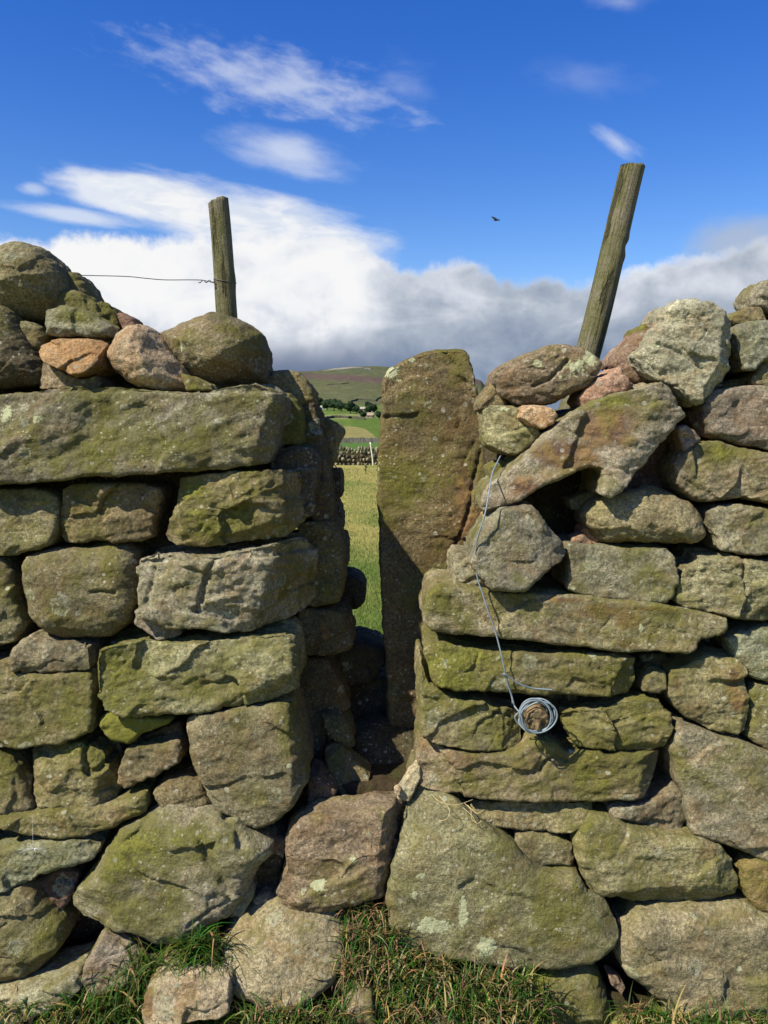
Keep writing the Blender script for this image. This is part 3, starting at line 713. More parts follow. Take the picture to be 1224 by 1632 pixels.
stone('boulder', 'large block filling the bottom right corner', [(1020, 1460), (1065, 1458), (1140, 1454), (1189, 1452), (1270, 1470), (1270, 1670), (1085, 1670), (1065, 1617), (1035, 1591), (1005, 1569), (987, 1534), (989, 1510), (1005, 1488)], 'gb', 0.22, off=-0.07, T=0.3, R=0.06, rough=0.55, cuts=5, tone=1.15, group=RIGHT, lich=((1180, 1548, 6, 7, 1.4), (1064, 1505, 6, 5, 1.2)))
stone('stone', 'yellow-green rounded stone cut by the right edge above the bottom right block', [(1185, 1398), (1189, 1382), (1200, 1376), (1270, 1372), (1270, 1475), (1224, 1463), (1207, 1451), (1192, 1431)], 'or', 0.5, off=-0.04, T=0.24, R=0.04, rough=0.5, tone=0.8, group=RIGHT)
stone('stone', 'small pink chip in the crack right of the triangular slab', [(984, 1466), (1000, 1464), (1015, 1468), (1006, 1484), (993, 1492)], 'pk', -1.3, off=0.0, T=0.08, R=0.01, group=RIGHT)
stone('stone', 'small rounded stone between the triangular slab and the mossy oblong block', [(822, 1334), (839, 1327), (888, 1333), (914, 1349), (921, 1371), (914, 1388), (888, 1383), (854, 1387), (835, 1378), (824, 1356)], 'gb', 0.3, off=-0.02, T=0.2, R=0.04, rough=0.5, tone=1.05, group=RIGHT)
stone('stone', 'thin flat stone above the triangular slab, right of the straw wisp', [(753, 1287), (806, 1281), (896, 1283), (946, 1279), (947, 1297), (930, 1318), (908, 1327), (847, 1325), (806, 1323), (768, 1315), (755, 1302)], 'gb', 0.28, off=-0.01, T=0.24, R=0.02, rough=0.8, tone=1.05, group=RIGHT)
stone('stone', 'pinkish brown wedge stone left of the large plain slab', [(969, 1287), (1005, 1282), (1042, 1274), (1083, 1257), (1095, 1288), (1097, 1311), (1083, 1327), (1061, 1333), (1020, 1323), (989, 1312), (971, 1304)], 'rg', 0.1, off=-0.005, T=0.2, R=0.016, rough=1.1, group=RIGHT, tone=0.95)
stone('slab', 'large plain grey-green slab at the right edge in the lower half', [(1085, 1155), (1132, 1168), (1180, 1181), (1224, 1200), (1270, 1212), (1270, 1390), (1224, 1377), (1181, 1361), (1140, 1346), (1104, 1335), (1095, 1281), (1083, 1247), (1074, 1206), (1075, 1180)], 'gy', 0.15, off=-0.04, T=0.28, R=0.04, rough=0.4, cuts=3, tone=0.98, group=RIGHT, mossp=((1085, 1210, 14, 40, 0.4),))
stone('stone', 'long low block at the corner of the gap below the wire coil', [(667, 1252), (669, 1210), (674, 1188), (690, 1192), (724, 1201), (777, 1202), (815, 1200), (835, 1192), (846, 1182), (862, 1178), (880, 1184), (904, 1196), (953, 1198), (969, 1205), (1060, 1204), (1052, 1232), (1035, 1270), (1010, 1278), (985, 1276), (953, 1282), (887, 1282), (806, 1278), (740, 1273), (685, 1267), (666, 1260)], 'ol', 0.36, off=-0.035, T=0.36, R=0.025, rough=0.9, cuts=4, tone=1.15, group=RIGHT, mossp=((930, 1240, 40, 20, 0.4), (750, 1250, 60, 15, 0.2)), rust=((740, 1205, 30, 7, 0.55),), crack=(([(862, 1230), (870, 1215), (885, 1206), (902, 1212)], 0.007, 0.014),))
stone('stone', 'mossy block left of the wire coil', [(673, 1066), (684, 1086), (703, 1100), (739, 1117), (770, 1118), (785, 1127), (828, 1139), (834, 1145), (834, 1188), (813, 1197), (747, 1197), (698, 1189), (673, 1180), (670, 1130), (671, 1090)], 'ol', 0.42, off=-0.03, T=0.34, R=0.022, rough=0.9, cuts=3, tone=1.25, group=RIGHT)
stone('stone', 'mossy block with a hollow, right of the wire coil', [(889, 1135), (920, 1127), (969, 1123), (1002, 1111), (1034, 1109), (1059, 1115), (1073, 1134), (1076, 1163), (1060, 1195), (1043, 1200), (985, 1198), (953, 1196), (916, 1188), (904, 1163)], 'ol', 0.38, off=-0.03, T=0.26, R=0.025, rough=1.1, cuts=4, tone=1.2, group=RIGHT, ledge=(([(905, 1150), (950, 1160), (990, 1158), (1020, 1145), (1060, 1140)], 0.014),))
stone('stone', 'bright mossy long bar crossed by the hanging wire just above the coil', [(680, 1043), (686, 1029), (707, 1024), (724, 1031), (785, 1042), (859, 1044), (953, 1044), (985, 1046), (1016, 1053), (1017, 1085), (1007, 1111), (969, 1115), (920, 1109), (879, 1109), (806, 1107), (724, 1099), (695, 1093), (682, 1059)], 'ol', 0.58, off=-0.04, T=0.3, R=0.03, rough=0.8, cuts=3, tone=1.2, group=RIGHT, mossp=((760, 1050, 60, 12, 0.3), (900, 1075, 50, 14, 0.3)))
stone('stone', 'long bar with a red rust patch, topmost of the long bars by the gap', [(674, 990), (678, 974), (686, 946), (699, 936), (730, 936), (777, 942), (887, 948), (985, 957), (1075, 968), (1132, 978), (1161, 986), (1160, 1003), (1149, 1016), (1117, 1016), (1112, 1033), (1096, 1044), (1034, 1038), (1002, 1039), (908, 1031), (806, 1019), (724, 1014), (690, 1006)], 'gb', 0.34, off=-0.05, T=0.32, R=0.022, rough=0.6, cuts=3, tone=1.15, group=RIGHT, rust=((960, 975, 45, 12, 0.9), (1000, 990, 22, 14, 0.9), (1000, 1025, 20, 10, 0.8), (1040, 970, 40, 5, 0.7), (900, 955, 40, 6, 0.6)), lich=((1022, 1002, 6, 12, 1.0), (1096, 1010, 8, 8, 0.8)))
stone('stone', 'small peg-like stone in the hole under the right end of the rust-patched bar', [(1026, 1102), (1028, 1082), (1040, 1068), (1063, 1072), (1064, 1098), (1051, 1107)], 'gb', 0.1, off=-0.01, T=0.2, R=0.02, group=RIGHT)
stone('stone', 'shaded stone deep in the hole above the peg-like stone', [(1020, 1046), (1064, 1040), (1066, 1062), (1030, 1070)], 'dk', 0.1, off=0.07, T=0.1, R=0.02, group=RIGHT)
stone('stone', 'squarish block with a vertical dark red stripe', [(1065, 1101), (1069, 1069), (1108, 1055), (1132, 1048), (1177, 1052), (1192, 1069), (1194, 1126), (1190, 1163), (1177, 1171), (1132, 1164), (1092, 1143), (1075, 1126)], 'gb', 0.25, off=-0.02, T=0.26, R=0.025, rough=0.8, cuts=3, tone=1.15, group=RIGHT, rust=((1170, 1085, 10, 24, 1.0), (1175, 1115, 14, 18, 1.0), (1080, 1095, 6, 20, 0.5)))
stone('stone', 'rounded grey stone at the right edge above the striped block', [(1163, 1020), (1181, 1008), (1224, 999), (1270, 1000), (1270, 1100), (1224, 1090), (1202, 1082), (1181, 1057), (1170, 1040)], 'gy', 0.2, off=-0.01, R=0.04, rough=0.5, group=RIGHT, tone=0.95)
stone('stone', 'stone cut by the right edge beside the striped block', [(1198, 1102), (1210, 1093), (1270, 1094), (1270, 1205), (1224, 1196), (1204, 1188), (1194, 1175), (1196, 1142)], 'ol', 0.32, off=-0.01, R=0.04, rough=0.6, group=RIGHT, tone=1.1)
stone('stone', 'brown cracked block at the right edge above the end of the rust-patched bar', [(1079, 958), (1086, 914), (1096, 902), (1112, 900), (1120, 885), (1165, 888), (1186, 893), (1224, 898), (1270, 900), (1270, 990), (1224, 990), (1190, 990), (1153, 980), (1092, 968)], 'rg', 0.12, off=-0.03, R=0.022, rough=1.1, cuts=5, group=RIGHT, tone=0.92, crack=(([(1186, 893), (1186, 930), (1190, 975)], 0.005, 0.012),), ledge=(([(1086, 925), (1110, 925), (1118, 890)], 0.008),))
stone('stone', 'smooth grey oblong block resting on the rust-patched bar', [(904, 866), (953, 870), (1010, 874), (1067, 874), (1075, 885), (1084, 918), (1076, 946), (1063, 961), (1026, 961), (969, 955), (924, 949), (904, 939), (906, 901)], 'gy', 0.18, off=-0.03, T=0.24, R=0.02, rough=0.4, cuts=3, group=RIGHT, tone=0.95, lich=((912, 938, 6, 5, 0.9),))
stone('stone', 'tilted four-sided block beside the hanging wire, resting on the rust-patched bar', [(750, 900), (755, 882), (764, 858), (780, 835), (800, 815), (822, 808), (850, 807), (866, 824), (888, 850), (911, 884), (900, 894), (859, 923), (834, 944), (785, 942), (768, 925)], 'gy', 0.22, off=-0.09, T=0.24, R=0.03, rough=0.5, cuts=2, group=RIGHT, tone=0.95, lich=((825, 898, 10, 9, 0.9),), tilt=(0.05, 0.1), facet=((870, 850, 1, 0.5, 0.7), (800, 900, -1.3, -1, 0.15)))
stone('stone', 'small pale stone wedged between the standing slab and the tilted four-sided block', [(721, 892), (730, 881), (750, 884), (762, 905), (780, 928), (780, 942), (752, 942), (723, 938)], 'rg', 0.0, off=0.0, T=0.2, R=0.02, group=RIGHT, tone=1.05)
stone('stone', 'oval brown stone under the leaning rusty slab', [(937, 821), (952, 802), (989, 786), (1042, 777), (1083, 787), (1113, 806), (1129, 831), (1131, 853), (1117, 866), (1087, 869), (1027, 867), (974, 868), (952, 855), (941, 837)], 'gb', 0.12, off=-0.03, T=0.24, R=0.06, rough=0.8, cuts=3, group=RIGHT)
stone('stone', 'grey block at the right edge beside the oval brown stone', [(1130, 817), (1151, 807), (1181, 806), (1224, 812), (1270, 815), (1270, 888), (1177, 885), (1151, 878), (1145, 858), (1134, 838)], 'gy', 0.15, off=-0.01, R=0.03, rough=0.5, group=RIGHT, tone=0.9)
stone('stone', 'buff block with a green stripe at the right edge above the oval brown stone', [(1078, 772), (1076, 741), (1091, 720), (1117, 703), (1155, 706), (1185, 716), (1270, 730), (1270, 806), (1224, 802), (1189, 794), (1162, 798), (1136, 802), (1113, 799), (1092, 786)], 'rg', 0.22, off=-0.01, R=0.03, rough=0.9, cuts=4, group=RIGHT, tone=1.0, mossp=((1160, 720, 40, 12, 0.5), (1100, 750, 14, 30, 0.4)))
stone('stone', 'smooth rounded grey block at the right edge under the jumble', [(1121, 650), (1125, 632), (1140, 620), (1177, 615), (1270, 613), (1270, 716), (1224, 716), (1196, 713), (1159, 704), (1136, 692), (1125, 673)], 'gy', 0.12, off=0.0, R=0.04, rough=0.35, group=RIGHT, tone=0.92)
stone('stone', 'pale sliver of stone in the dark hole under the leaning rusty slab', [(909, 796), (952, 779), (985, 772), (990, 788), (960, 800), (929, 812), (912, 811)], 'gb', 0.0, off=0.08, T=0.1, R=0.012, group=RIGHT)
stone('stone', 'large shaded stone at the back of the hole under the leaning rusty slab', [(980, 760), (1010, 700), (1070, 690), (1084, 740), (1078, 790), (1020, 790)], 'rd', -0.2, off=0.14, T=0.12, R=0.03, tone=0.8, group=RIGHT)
stone('stone', 'small orange stone in the crack above the smooth grey oblong block', [(928, 845), (944, 830), (958, 850), (954, 870), (930, 868)], 'or', -1.1, off=0.04, T=0.1, R=0.015, group=RIGHT)
stone('stone', 'tiny pink chip on the smooth grey oblong block', [(912, 858), (930, 852), (946, 864), (940, 872), (912, 870)], 'pk', -1.3, off=0.02, T=0.08, R=0.01, group=RIGHT)
stone('stone', 'orange sliver squeezed under the lower end of the leaning rusty slab', [(773, 824), (798, 808), (839, 799), (850, 806), (810, 826), (779, 842)], 'or', -1.1, off=0.02, T=0.12, R=0.012, group=RIGHT)
stone('stone', 'small greenish stone behind the leaning rusty slab by the start of the wire', [(778, 745), (797, 734), (816, 736), (812, 760), (786, 778)], 'gb', 0.3, off=0.10, T=0.14, R=0.02, group=RIGHT)

# --- right wall, jumble on top
stone('leaning_slab', 'long leaning slab with a rust-red patch in the middle of the right wall', [(771, 801), (779, 778), (813, 748), (850, 714), (877, 684), (914, 658), (944, 643), (974, 628), (1005, 617), (1050, 606), (1062, 612), (1078, 635), (1096, 664), (1074, 682), (1051, 711), (1028, 741), (1006, 771), (989, 786), (974, 793), (957, 788), (960, 762), (960, 748), (941, 742), (907, 757), (877, 769), (847, 787), (820, 804), (787, 818), (773, 816)], 'lg', 0.25, off=-0.065, T=0.26, R=0.022, rough=0.6, cuts=3, tone=0.90, group=RTOP, rust=((965, 680, 50, 40, 0.8), (900, 725, 55, 30, 0.8), (835, 775, 28, 18, 0.75)), mossp=((970, 640, 40, 14, 0.5), (965, 765, 14, 20, 0.3), (1035, 650, 20, 22, 0.25)), lich=((935, 662, 16, 8, 0.6), (930, 742, 14, 7, 0.7)), tilt=(-0.1, 0.0), facet=((1030, 660, 1, -0.45, 0.4),), ledge=(([(771, 770), (850, 705), (940, 640), (1050, 608)], 0.008),))
stone('boulder', 'white-lichened boulder in front of the foot of the right post', [(788, 606), (792, 590), (820, 572), (854, 560), (877, 549), (899, 545), (926, 552), (948, 560), (962, 579), (960, 594), (941, 610), (914, 625), (884, 643), (854, 646), (832, 644), (813, 633), (798, 625)], 'rg', 0.06, off=0.02, T=0.22, R=0.05, rough=0.9, cuts=5, tone=0.98, group=RTOP, lich=((920, 585, 36, 26, 0.75), (940, 575, 14, 22, 1.0), (857, 580, 12, 9, 1.0), (905, 600, 30, 12, 0.8)), facet=((820, 600, -1, -1.1, 0.5),), crack=(([(905, 575), (890, 590), (875, 605), (850, 615)], 0.008, 0.014),))
stone('stone', 'small olive stone behind the left end of the white-lichened boulder', [(762, 642), (775, 620), (788, 608), (804, 625), (812, 648), (786, 652), (764, 654)], 'ol', 0.2, off=0.10, T=0.16, R=0.04, rough=0.5, group=RTOP)
stone('stone', 'mossy block between the standing slab and the leaning rusty slab', [(774, 653), (786, 647), (820, 648), (832, 662), (850, 677), (863, 692), (850, 708), (822, 727), (794, 720), (777, 709)], 'gb', 0.3, off=0.02, T=0.2, R=0.02, group=RTOP, tone=1.1, lich=((800, 652, 24, 5, 0.8),))
stone('stone', 'small light orange stone under the white-lichened boulder', [(829, 665), (835, 647), (858, 645), (880, 650), (890, 662), (884, 674), (869, 683), (847, 678)], 'pk', -1.3, off=-0.03, T=0.12, R=0.02, tone=1.05, group=RTOP)
stone('stone', 'rounded salmon-pink stone right of the foot of the right post', [(925, 636), (933, 619), (952, 602), (974, 593), (989, 583), (1001, 600), (1012, 612), (1000, 626), (967, 636), (945, 650), (930, 648)], 'pk', -0.7, off=0.02, T=0.18, R=0.04, rough=0.5, tone=0.95, group=RTOP, mossp=())
stone('stone', 'purplish red stone behind the big pale grey block', [(981, 579), (984, 564), (1005, 545), (1020, 528), (1026, 516), (1042, 514), (1062, 514), (1075, 540), (1070, 590), (1052, 604), (1015, 610), (995, 603)], 'rd', 0.02, off=0.09, T=0.2, R=0.05, rough=0.6, tone=1.15, group=RTOP, mossp=((1024, 520, 8, 6, 0.9),))
stone('boulder', 'big pale grey block topmost in the jumble on the right wall', [(1020, 564), (1035, 549), (1046, 526), (1064, 512), (1066, 493), (1080, 478), (1102, 474), (1136, 483), (1159, 496), (1174, 511), (1173, 545), (1176, 568), (1170, 600), (1147, 622), (1115, 646), (1095, 630), (1076, 614), (1050, 603), (1030, 587)], 'lg', -0.12, off=-0.03, T=0.28, R=0.03, rough=1.1, cuts=6, tone=0.98, group=RTOP, mossp=((1060, 560, 30, 20, 0.15),), lich=((1110, 500, 40, 20, 0.45), (1048, 549, 8, 7, 1.0)), facet=((1150, 540, 1, -0.2, 0.9), (1070, 570, -1.1, -1, 0.35)), crack=(([(1048, 548), (1080, 562), (1105, 580), (1118, 588)], 0.006, 0.008),))
stone('stone', 'banded grey stone at the right edge beside the big pale grey block', [(1172, 531), (1181, 516), (1204, 510), (1270, 508), (1270, 576), (1224, 573), (1204, 590), (1188, 590), (1175, 556)], 'gy', 0.12, off=0.02, T=0.24, R=0.025, rough=0.9, group=RTOP)
stone('stone', 'small mossy stone perched above the banded grey stone', [(1164, 505), (1192, 490), (1215, 487), (1224, 502), (1222, 514), (1184, 520), (1168, 516)], 'ol', 0.4, off=0.06, T=0.14, R=0.02, group=RTOP)
stone('stone', 'stone at the upper right edge, highest on the right wall', [(1208, 470), (1215, 455), (1226, 443), (1270, 438), (1270, 500), (1224, 494), (1212, 485)], 'gy', 0.15, off=0.06, T=0.18, R=0.03, group=RTOP)
stone('stone', 'stone at the right edge between the banded grey stone and the smooth rounded grey block', [(1196, 608), (1211, 583), (1226, 572), (1270, 570), (1270, 618), (1210, 616)], 'ol', 0.25, off=0.05, T=0.16, R=0.03, group=RTOP)
stone('stone', 'small red stone right of the upper end of the leaning rusty slab', [(1081, 682), (1094, 676), (1110, 688), (1120, 700), (1100, 716), (1090, 722), (1083, 700)], 'rd', -1.1, off=0.0, T=0.12, R=0.02, tone=1.35, group=RTOP)
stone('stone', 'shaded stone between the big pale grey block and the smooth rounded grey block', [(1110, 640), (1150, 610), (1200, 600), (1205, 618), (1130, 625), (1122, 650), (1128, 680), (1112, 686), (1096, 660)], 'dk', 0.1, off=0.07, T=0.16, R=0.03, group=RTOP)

# --- the standing slab
stone('standing_slab', 'tall upright brown slab standing on the right side of the gap', [(609, 615), (611, 596), (621, 585), (651, 568), (681, 559), (699, 555), (741, 555), (750, 563), (756, 589), (761, 623), (767, 653), (773, 690), (776, 750), (771, 803), (771, 826), (772, 880), (777, 940), (780, 1160), (620, 1165), (617, 1100), (614, 1050), (610, 1000), (605, 878), (605, 833), (602, 780), (602, 728), (607, 690), (608, 653)], 'br', 0.20, off=0.36, T=0.12, R=0.018, rough=0.35, cuts=0, tone=0.98, cat='standing stone', mossp=((640, 760, 30, 120, 0.12), (700, 915, 40, 20, 0.4), (660, 640, 30, 40, 0.1)), rust=((738, 790, 20, 60, 0.55), (745, 850, 22, 50, 0.55)), lich=((622, 592, 14, 15, 1.1), (655, 573, 10, 7, 0.9), (637, 606, 12, 4, 0.9), (604, 748, 5, 14, 0.8)), crack=(([(766, 718), (758, 750), (752, 775), (750, 800), (742, 830), (733, 855), (718, 885)], 0.006, 0.018), ([(610, 858), (632, 870), (650, 882)], 0.004, 0.007), ([(757, 700), (745, 725), (735, 745)], 0.005, 0.008), ([(700, 820), (715, 824), (730, 815), (735, 805)], 0.005, 0.008), ([(735, 668), (728, 682)], 0.005, 0.009)), ledge=(([(605, 638), (625, 620), (650, 602), (672, 600), (690, 592), (722, 582), (740, 574), (760, 590)], 0.005), ([(605, 660), (615, 640), (635, 624), (665, 618), (700, 622), (740, 612), (770, 622)], 0.004)))

# --- shaded lining of the gap, left
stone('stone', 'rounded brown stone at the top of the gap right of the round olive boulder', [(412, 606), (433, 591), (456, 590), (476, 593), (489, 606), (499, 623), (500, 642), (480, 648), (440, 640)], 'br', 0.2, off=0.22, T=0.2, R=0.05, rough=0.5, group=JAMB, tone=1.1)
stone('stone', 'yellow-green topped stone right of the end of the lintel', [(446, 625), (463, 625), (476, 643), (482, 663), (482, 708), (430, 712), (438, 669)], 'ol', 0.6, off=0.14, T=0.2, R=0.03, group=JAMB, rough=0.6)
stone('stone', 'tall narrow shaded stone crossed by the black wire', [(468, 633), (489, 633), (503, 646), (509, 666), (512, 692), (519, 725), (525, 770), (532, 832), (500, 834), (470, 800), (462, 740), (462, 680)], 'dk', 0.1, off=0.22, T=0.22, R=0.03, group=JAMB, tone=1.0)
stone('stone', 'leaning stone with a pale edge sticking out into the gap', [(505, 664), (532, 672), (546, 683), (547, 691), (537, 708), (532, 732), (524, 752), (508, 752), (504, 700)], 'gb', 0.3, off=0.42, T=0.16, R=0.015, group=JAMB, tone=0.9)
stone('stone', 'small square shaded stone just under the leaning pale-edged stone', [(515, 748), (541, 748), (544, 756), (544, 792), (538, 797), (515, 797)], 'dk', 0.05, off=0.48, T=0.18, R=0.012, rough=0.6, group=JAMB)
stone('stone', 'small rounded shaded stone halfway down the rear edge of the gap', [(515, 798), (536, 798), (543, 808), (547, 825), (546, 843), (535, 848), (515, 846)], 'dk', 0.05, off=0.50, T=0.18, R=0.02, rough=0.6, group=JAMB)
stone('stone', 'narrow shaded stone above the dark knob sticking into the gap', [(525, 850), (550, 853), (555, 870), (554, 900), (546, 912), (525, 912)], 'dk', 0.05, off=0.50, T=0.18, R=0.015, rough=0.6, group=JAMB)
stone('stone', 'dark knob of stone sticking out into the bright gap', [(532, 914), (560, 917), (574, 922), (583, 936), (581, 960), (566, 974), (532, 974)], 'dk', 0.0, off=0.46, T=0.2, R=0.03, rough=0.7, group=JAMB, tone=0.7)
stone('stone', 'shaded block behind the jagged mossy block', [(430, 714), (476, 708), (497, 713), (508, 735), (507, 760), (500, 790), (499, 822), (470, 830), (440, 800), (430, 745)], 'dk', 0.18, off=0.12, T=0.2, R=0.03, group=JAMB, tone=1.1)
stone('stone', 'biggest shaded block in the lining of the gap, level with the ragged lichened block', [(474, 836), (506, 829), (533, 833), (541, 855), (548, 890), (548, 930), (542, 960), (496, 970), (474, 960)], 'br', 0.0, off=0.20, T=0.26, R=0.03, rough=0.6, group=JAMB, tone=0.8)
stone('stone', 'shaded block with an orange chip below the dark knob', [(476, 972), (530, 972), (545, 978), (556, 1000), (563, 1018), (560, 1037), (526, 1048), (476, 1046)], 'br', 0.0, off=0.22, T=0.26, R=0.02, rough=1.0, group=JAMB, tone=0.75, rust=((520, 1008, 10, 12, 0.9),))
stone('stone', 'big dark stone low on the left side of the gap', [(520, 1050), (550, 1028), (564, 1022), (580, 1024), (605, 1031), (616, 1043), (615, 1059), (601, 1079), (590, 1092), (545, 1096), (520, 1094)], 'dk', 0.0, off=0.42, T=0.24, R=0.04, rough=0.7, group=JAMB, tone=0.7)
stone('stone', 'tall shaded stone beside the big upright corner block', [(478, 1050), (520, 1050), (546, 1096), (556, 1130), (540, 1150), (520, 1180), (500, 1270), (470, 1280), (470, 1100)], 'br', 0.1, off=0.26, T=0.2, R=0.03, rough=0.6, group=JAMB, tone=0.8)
# floor of the gap
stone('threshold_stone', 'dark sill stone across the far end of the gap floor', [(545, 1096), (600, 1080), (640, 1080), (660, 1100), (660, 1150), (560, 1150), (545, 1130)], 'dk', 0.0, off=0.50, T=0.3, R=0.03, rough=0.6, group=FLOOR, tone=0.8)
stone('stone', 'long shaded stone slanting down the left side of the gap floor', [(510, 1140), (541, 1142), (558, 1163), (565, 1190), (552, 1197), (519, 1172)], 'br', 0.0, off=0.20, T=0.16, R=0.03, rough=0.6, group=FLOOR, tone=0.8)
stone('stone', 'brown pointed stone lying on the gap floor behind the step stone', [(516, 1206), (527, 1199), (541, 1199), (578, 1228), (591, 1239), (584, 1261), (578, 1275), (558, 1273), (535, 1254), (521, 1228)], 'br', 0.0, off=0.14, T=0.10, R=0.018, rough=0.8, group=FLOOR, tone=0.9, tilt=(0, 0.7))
stone('slab', 'broad shaded slab paving the gap floor', [(560, 1190), (605, 1166), (652, 1174), (690, 1200), (690, 1245), (656, 1250), (617, 1262), (590, 1268), (570, 1255)], 'dk', 0.0, off=0.27, T=0.22, R=0.05, rough=0.6, group=FLOOR, tone=0.7, tilt=(0, 0.8))  # tone lowered so the slab's colour carries the shade of the gap
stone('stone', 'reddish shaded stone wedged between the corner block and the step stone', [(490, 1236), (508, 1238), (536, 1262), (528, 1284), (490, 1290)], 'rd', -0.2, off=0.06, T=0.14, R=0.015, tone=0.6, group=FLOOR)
stone('stone', 'bright pinkish cream stone leaning by the step stone at the right of the gap', [(665, 1220), (671, 1222), (670, 1242), (660, 1262), (652, 1278), (634, 1274), (634, 1262), (641, 1250), (652, 1233)], 'pl', -1.5, off=0.0, T=0.05, R=0.01, rough=0.6, tone=1.25, group=FLOOR)
stone('stone', 'tiny white chip beside the bright pinkish cream stone', [(627, 1258), (634, 1253), (640, 1258), (638, 1268), (630, 1268)], 'pl', -1.5, off=-0.02, T=0.02, R=0.006, rough=0.5, tone=1.4, group=FLOOR)

# the wall goes on past both edges of the photograph
_rn = random.Random(77)
for (xa, xb, ytop, grp, lab) in ((-430, -56, 560, LEFT, 'rough stone of the left wall beyond the left edge of the photograph'), (1276, 1670, 500, RIGHT, 'rough stone of the right wall beyond the right edge of the photograph')):
    yy = ytop
    while yy < 1600:
        hh = _rn.uniform(95, 150)
        xx = xa if grp == RIGHT else xb
        cuts_x = [xa]
        while cuts_x[-1] < xb - 150: cuts_x.append(cuts_x[-1] + _rn.uniform(120, 230))
        cuts_x[-1] = xb
        for x0, x1 in zip(cuts_x[:-1], cuts_x[1:]):
            j = lambda a=9: _rn.uniform(-a, a)
            P = [(x0 + 6 + j(4), yy + 20 + j()), (x0 + 24 + j(), yy + 5 + j(4)), ((x0 + x1) / 2 + j(), yy + 3 + j(3)), (x1 - 22 + j(), yy + 6 + j(4)), (x1 - 6 + j(4), yy + 24 + j()),
                 (x1 - 6 + j(4), yy + hh - 24 + j()), (x1 - 26 + j(), yy + hh - 5 + j(3)), ((x0 + x1) / 2 + j(), yy + hh - 4 + j(3)), (x0 + 22 + j(), yy + hh - 6 + j(3)), (x0 + 6 + j(4), yy + hh - 26 + j())]
            stone('stone', lab, P, _rn.choice(['ol', 'gb', 'gy', 'rg', 'ol']), _rn.uniform(0.1, 0.5), off=_rn.uniform(-0.05, 0.01), T=0.24, R=_rn.uniform(0.025, 0.05), rough=_rn.uniform(0.5, 1.0), tone=_rn.uniform(0.9, 1.15), group=grp + (' past its left end' if grp == LEFT else ' past its right end'))
        yy += hh

# fill behind the facing stones, soil under them, floor of the gap
stone('rubble_fill', 'dark rubble and earth packed inside the left wall behind its face stones', [(-420, 560), (-60, 530), (40, 545), (150, 585), (380, 618), (432, 640), (440, 760), (455, 1000), (452, 1300), (440, 1420), (440, 1700), (-420, 1700)], 'dk', 0.0, off=0.17, T=0.36, R=0.05, rough=0.2, cuts=0, kind='stuff', cat='rubble', tone=0.75)
stone('rubble_fill', 'dark rubble and earth packed inside the right wall low behind its face stones', [(712, 985), (1660, 985), (1660, 1700), (640, 1700), (690, 1300), (700, 1150)], 'dk', 0.0, off=0.15, T=0.30, R=0.04, rough=0.2, cuts=0, kind='stuff', cat='rubble', tone=0.75)
stone('rubble_fill', 'dark rubble at the back of the hollow in the upper right wall', [(777, 700), (800, 690), (850, 665), (960, 640), (1100, 585), (1200, 545), (1660, 480), (1660, 1020), (777, 1020)], 'dk', 0.0, off=0.27, T=0.26, R=0.04, rough=0.2, cuts=0, kind='stuff', cat='rubble', tone=0.75)
stone('soil_bank', 'dark soil banked against the foot of the wall', [(-80, 1600), (90, 1560), (150, 1520), (240, 1520), (345, 1510), (470, 1470), (540, 1440), (605, 1440), (625, 1520), (860, 1560), (1000, 1590), (1100, 1640), (1400, 1650), (1400, 1760), (-80, 1760)], off=0.0, T=0.25, R=0.03, rough=0.1, cuts=0, kind='structure', mat=M_SOIL, cat='soil')
stone('path', 'trodden earth floor of the gap', [(462, 1250), (735, 1250), (735, 1560), (462, 1560)], off=0.12, T=0.62, R=0.02, rough=0.1, cuts=0, kind='structure', mat=M_SOIL, cat='path')
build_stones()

# ------------------------------------------------------------------ land
ROWS = [(1e9, 0), (712, 120), (705, 190), (690, 300), (680, 380), (667, 480), (655, 600), (640, 900), (620, 1400), (600, 2000), (584, 2600)]
_r = np.array([r for r, d in ROWS[1:]])[::-1].astype(float)     # ascending rows
_d = np.array([d for r, d in ROWS[1:]])[::-1].astype(float)     # matching distances


def row_of(D):
    return np.interp(D, _d[::-1], _r[::-1])


def dist_of(row):
    return float(np.interp(row, _r, _d))


def ridge_row(c):
    return np.interp(c, [-400, 300, 430, 480, 500, 530, 560, 600, 640, 720, 765, 778, 800, 900, 1600], [596, 592, 590, 592, 591.5, 587, 584, 583.5, 586, 594, 606, 622, 640, 655, 640])


def land_z(az_deg, D):
    c = 612 + F_PX * np.tan(np.radians(np.clip(az_deg, -50, 50)))
    row = row_of(D)
    rr = ridge_row(c)
    # squeeze the far moor under its skyline
    f = np.clip((667 - row) / (667 - 584.0), 0, 1)
    row = np.where(row < 667, 667 - f * (667 - rr), row)
    elv = np.arctan((816 - row) / F_PX) - PITCH
    z = CAM_H + D * np.cos(np.radians(np.clip(az_deg, -50, 50))) * np.tan(elv)
    t = np.clip((D - 55) / 65.0, 0, 1); t = t * t * (3 - 2 * t)
    z = z * t
    z = np.where(D > 2600, z - (D - 2600) * 0.05, z)
    return z, c, row


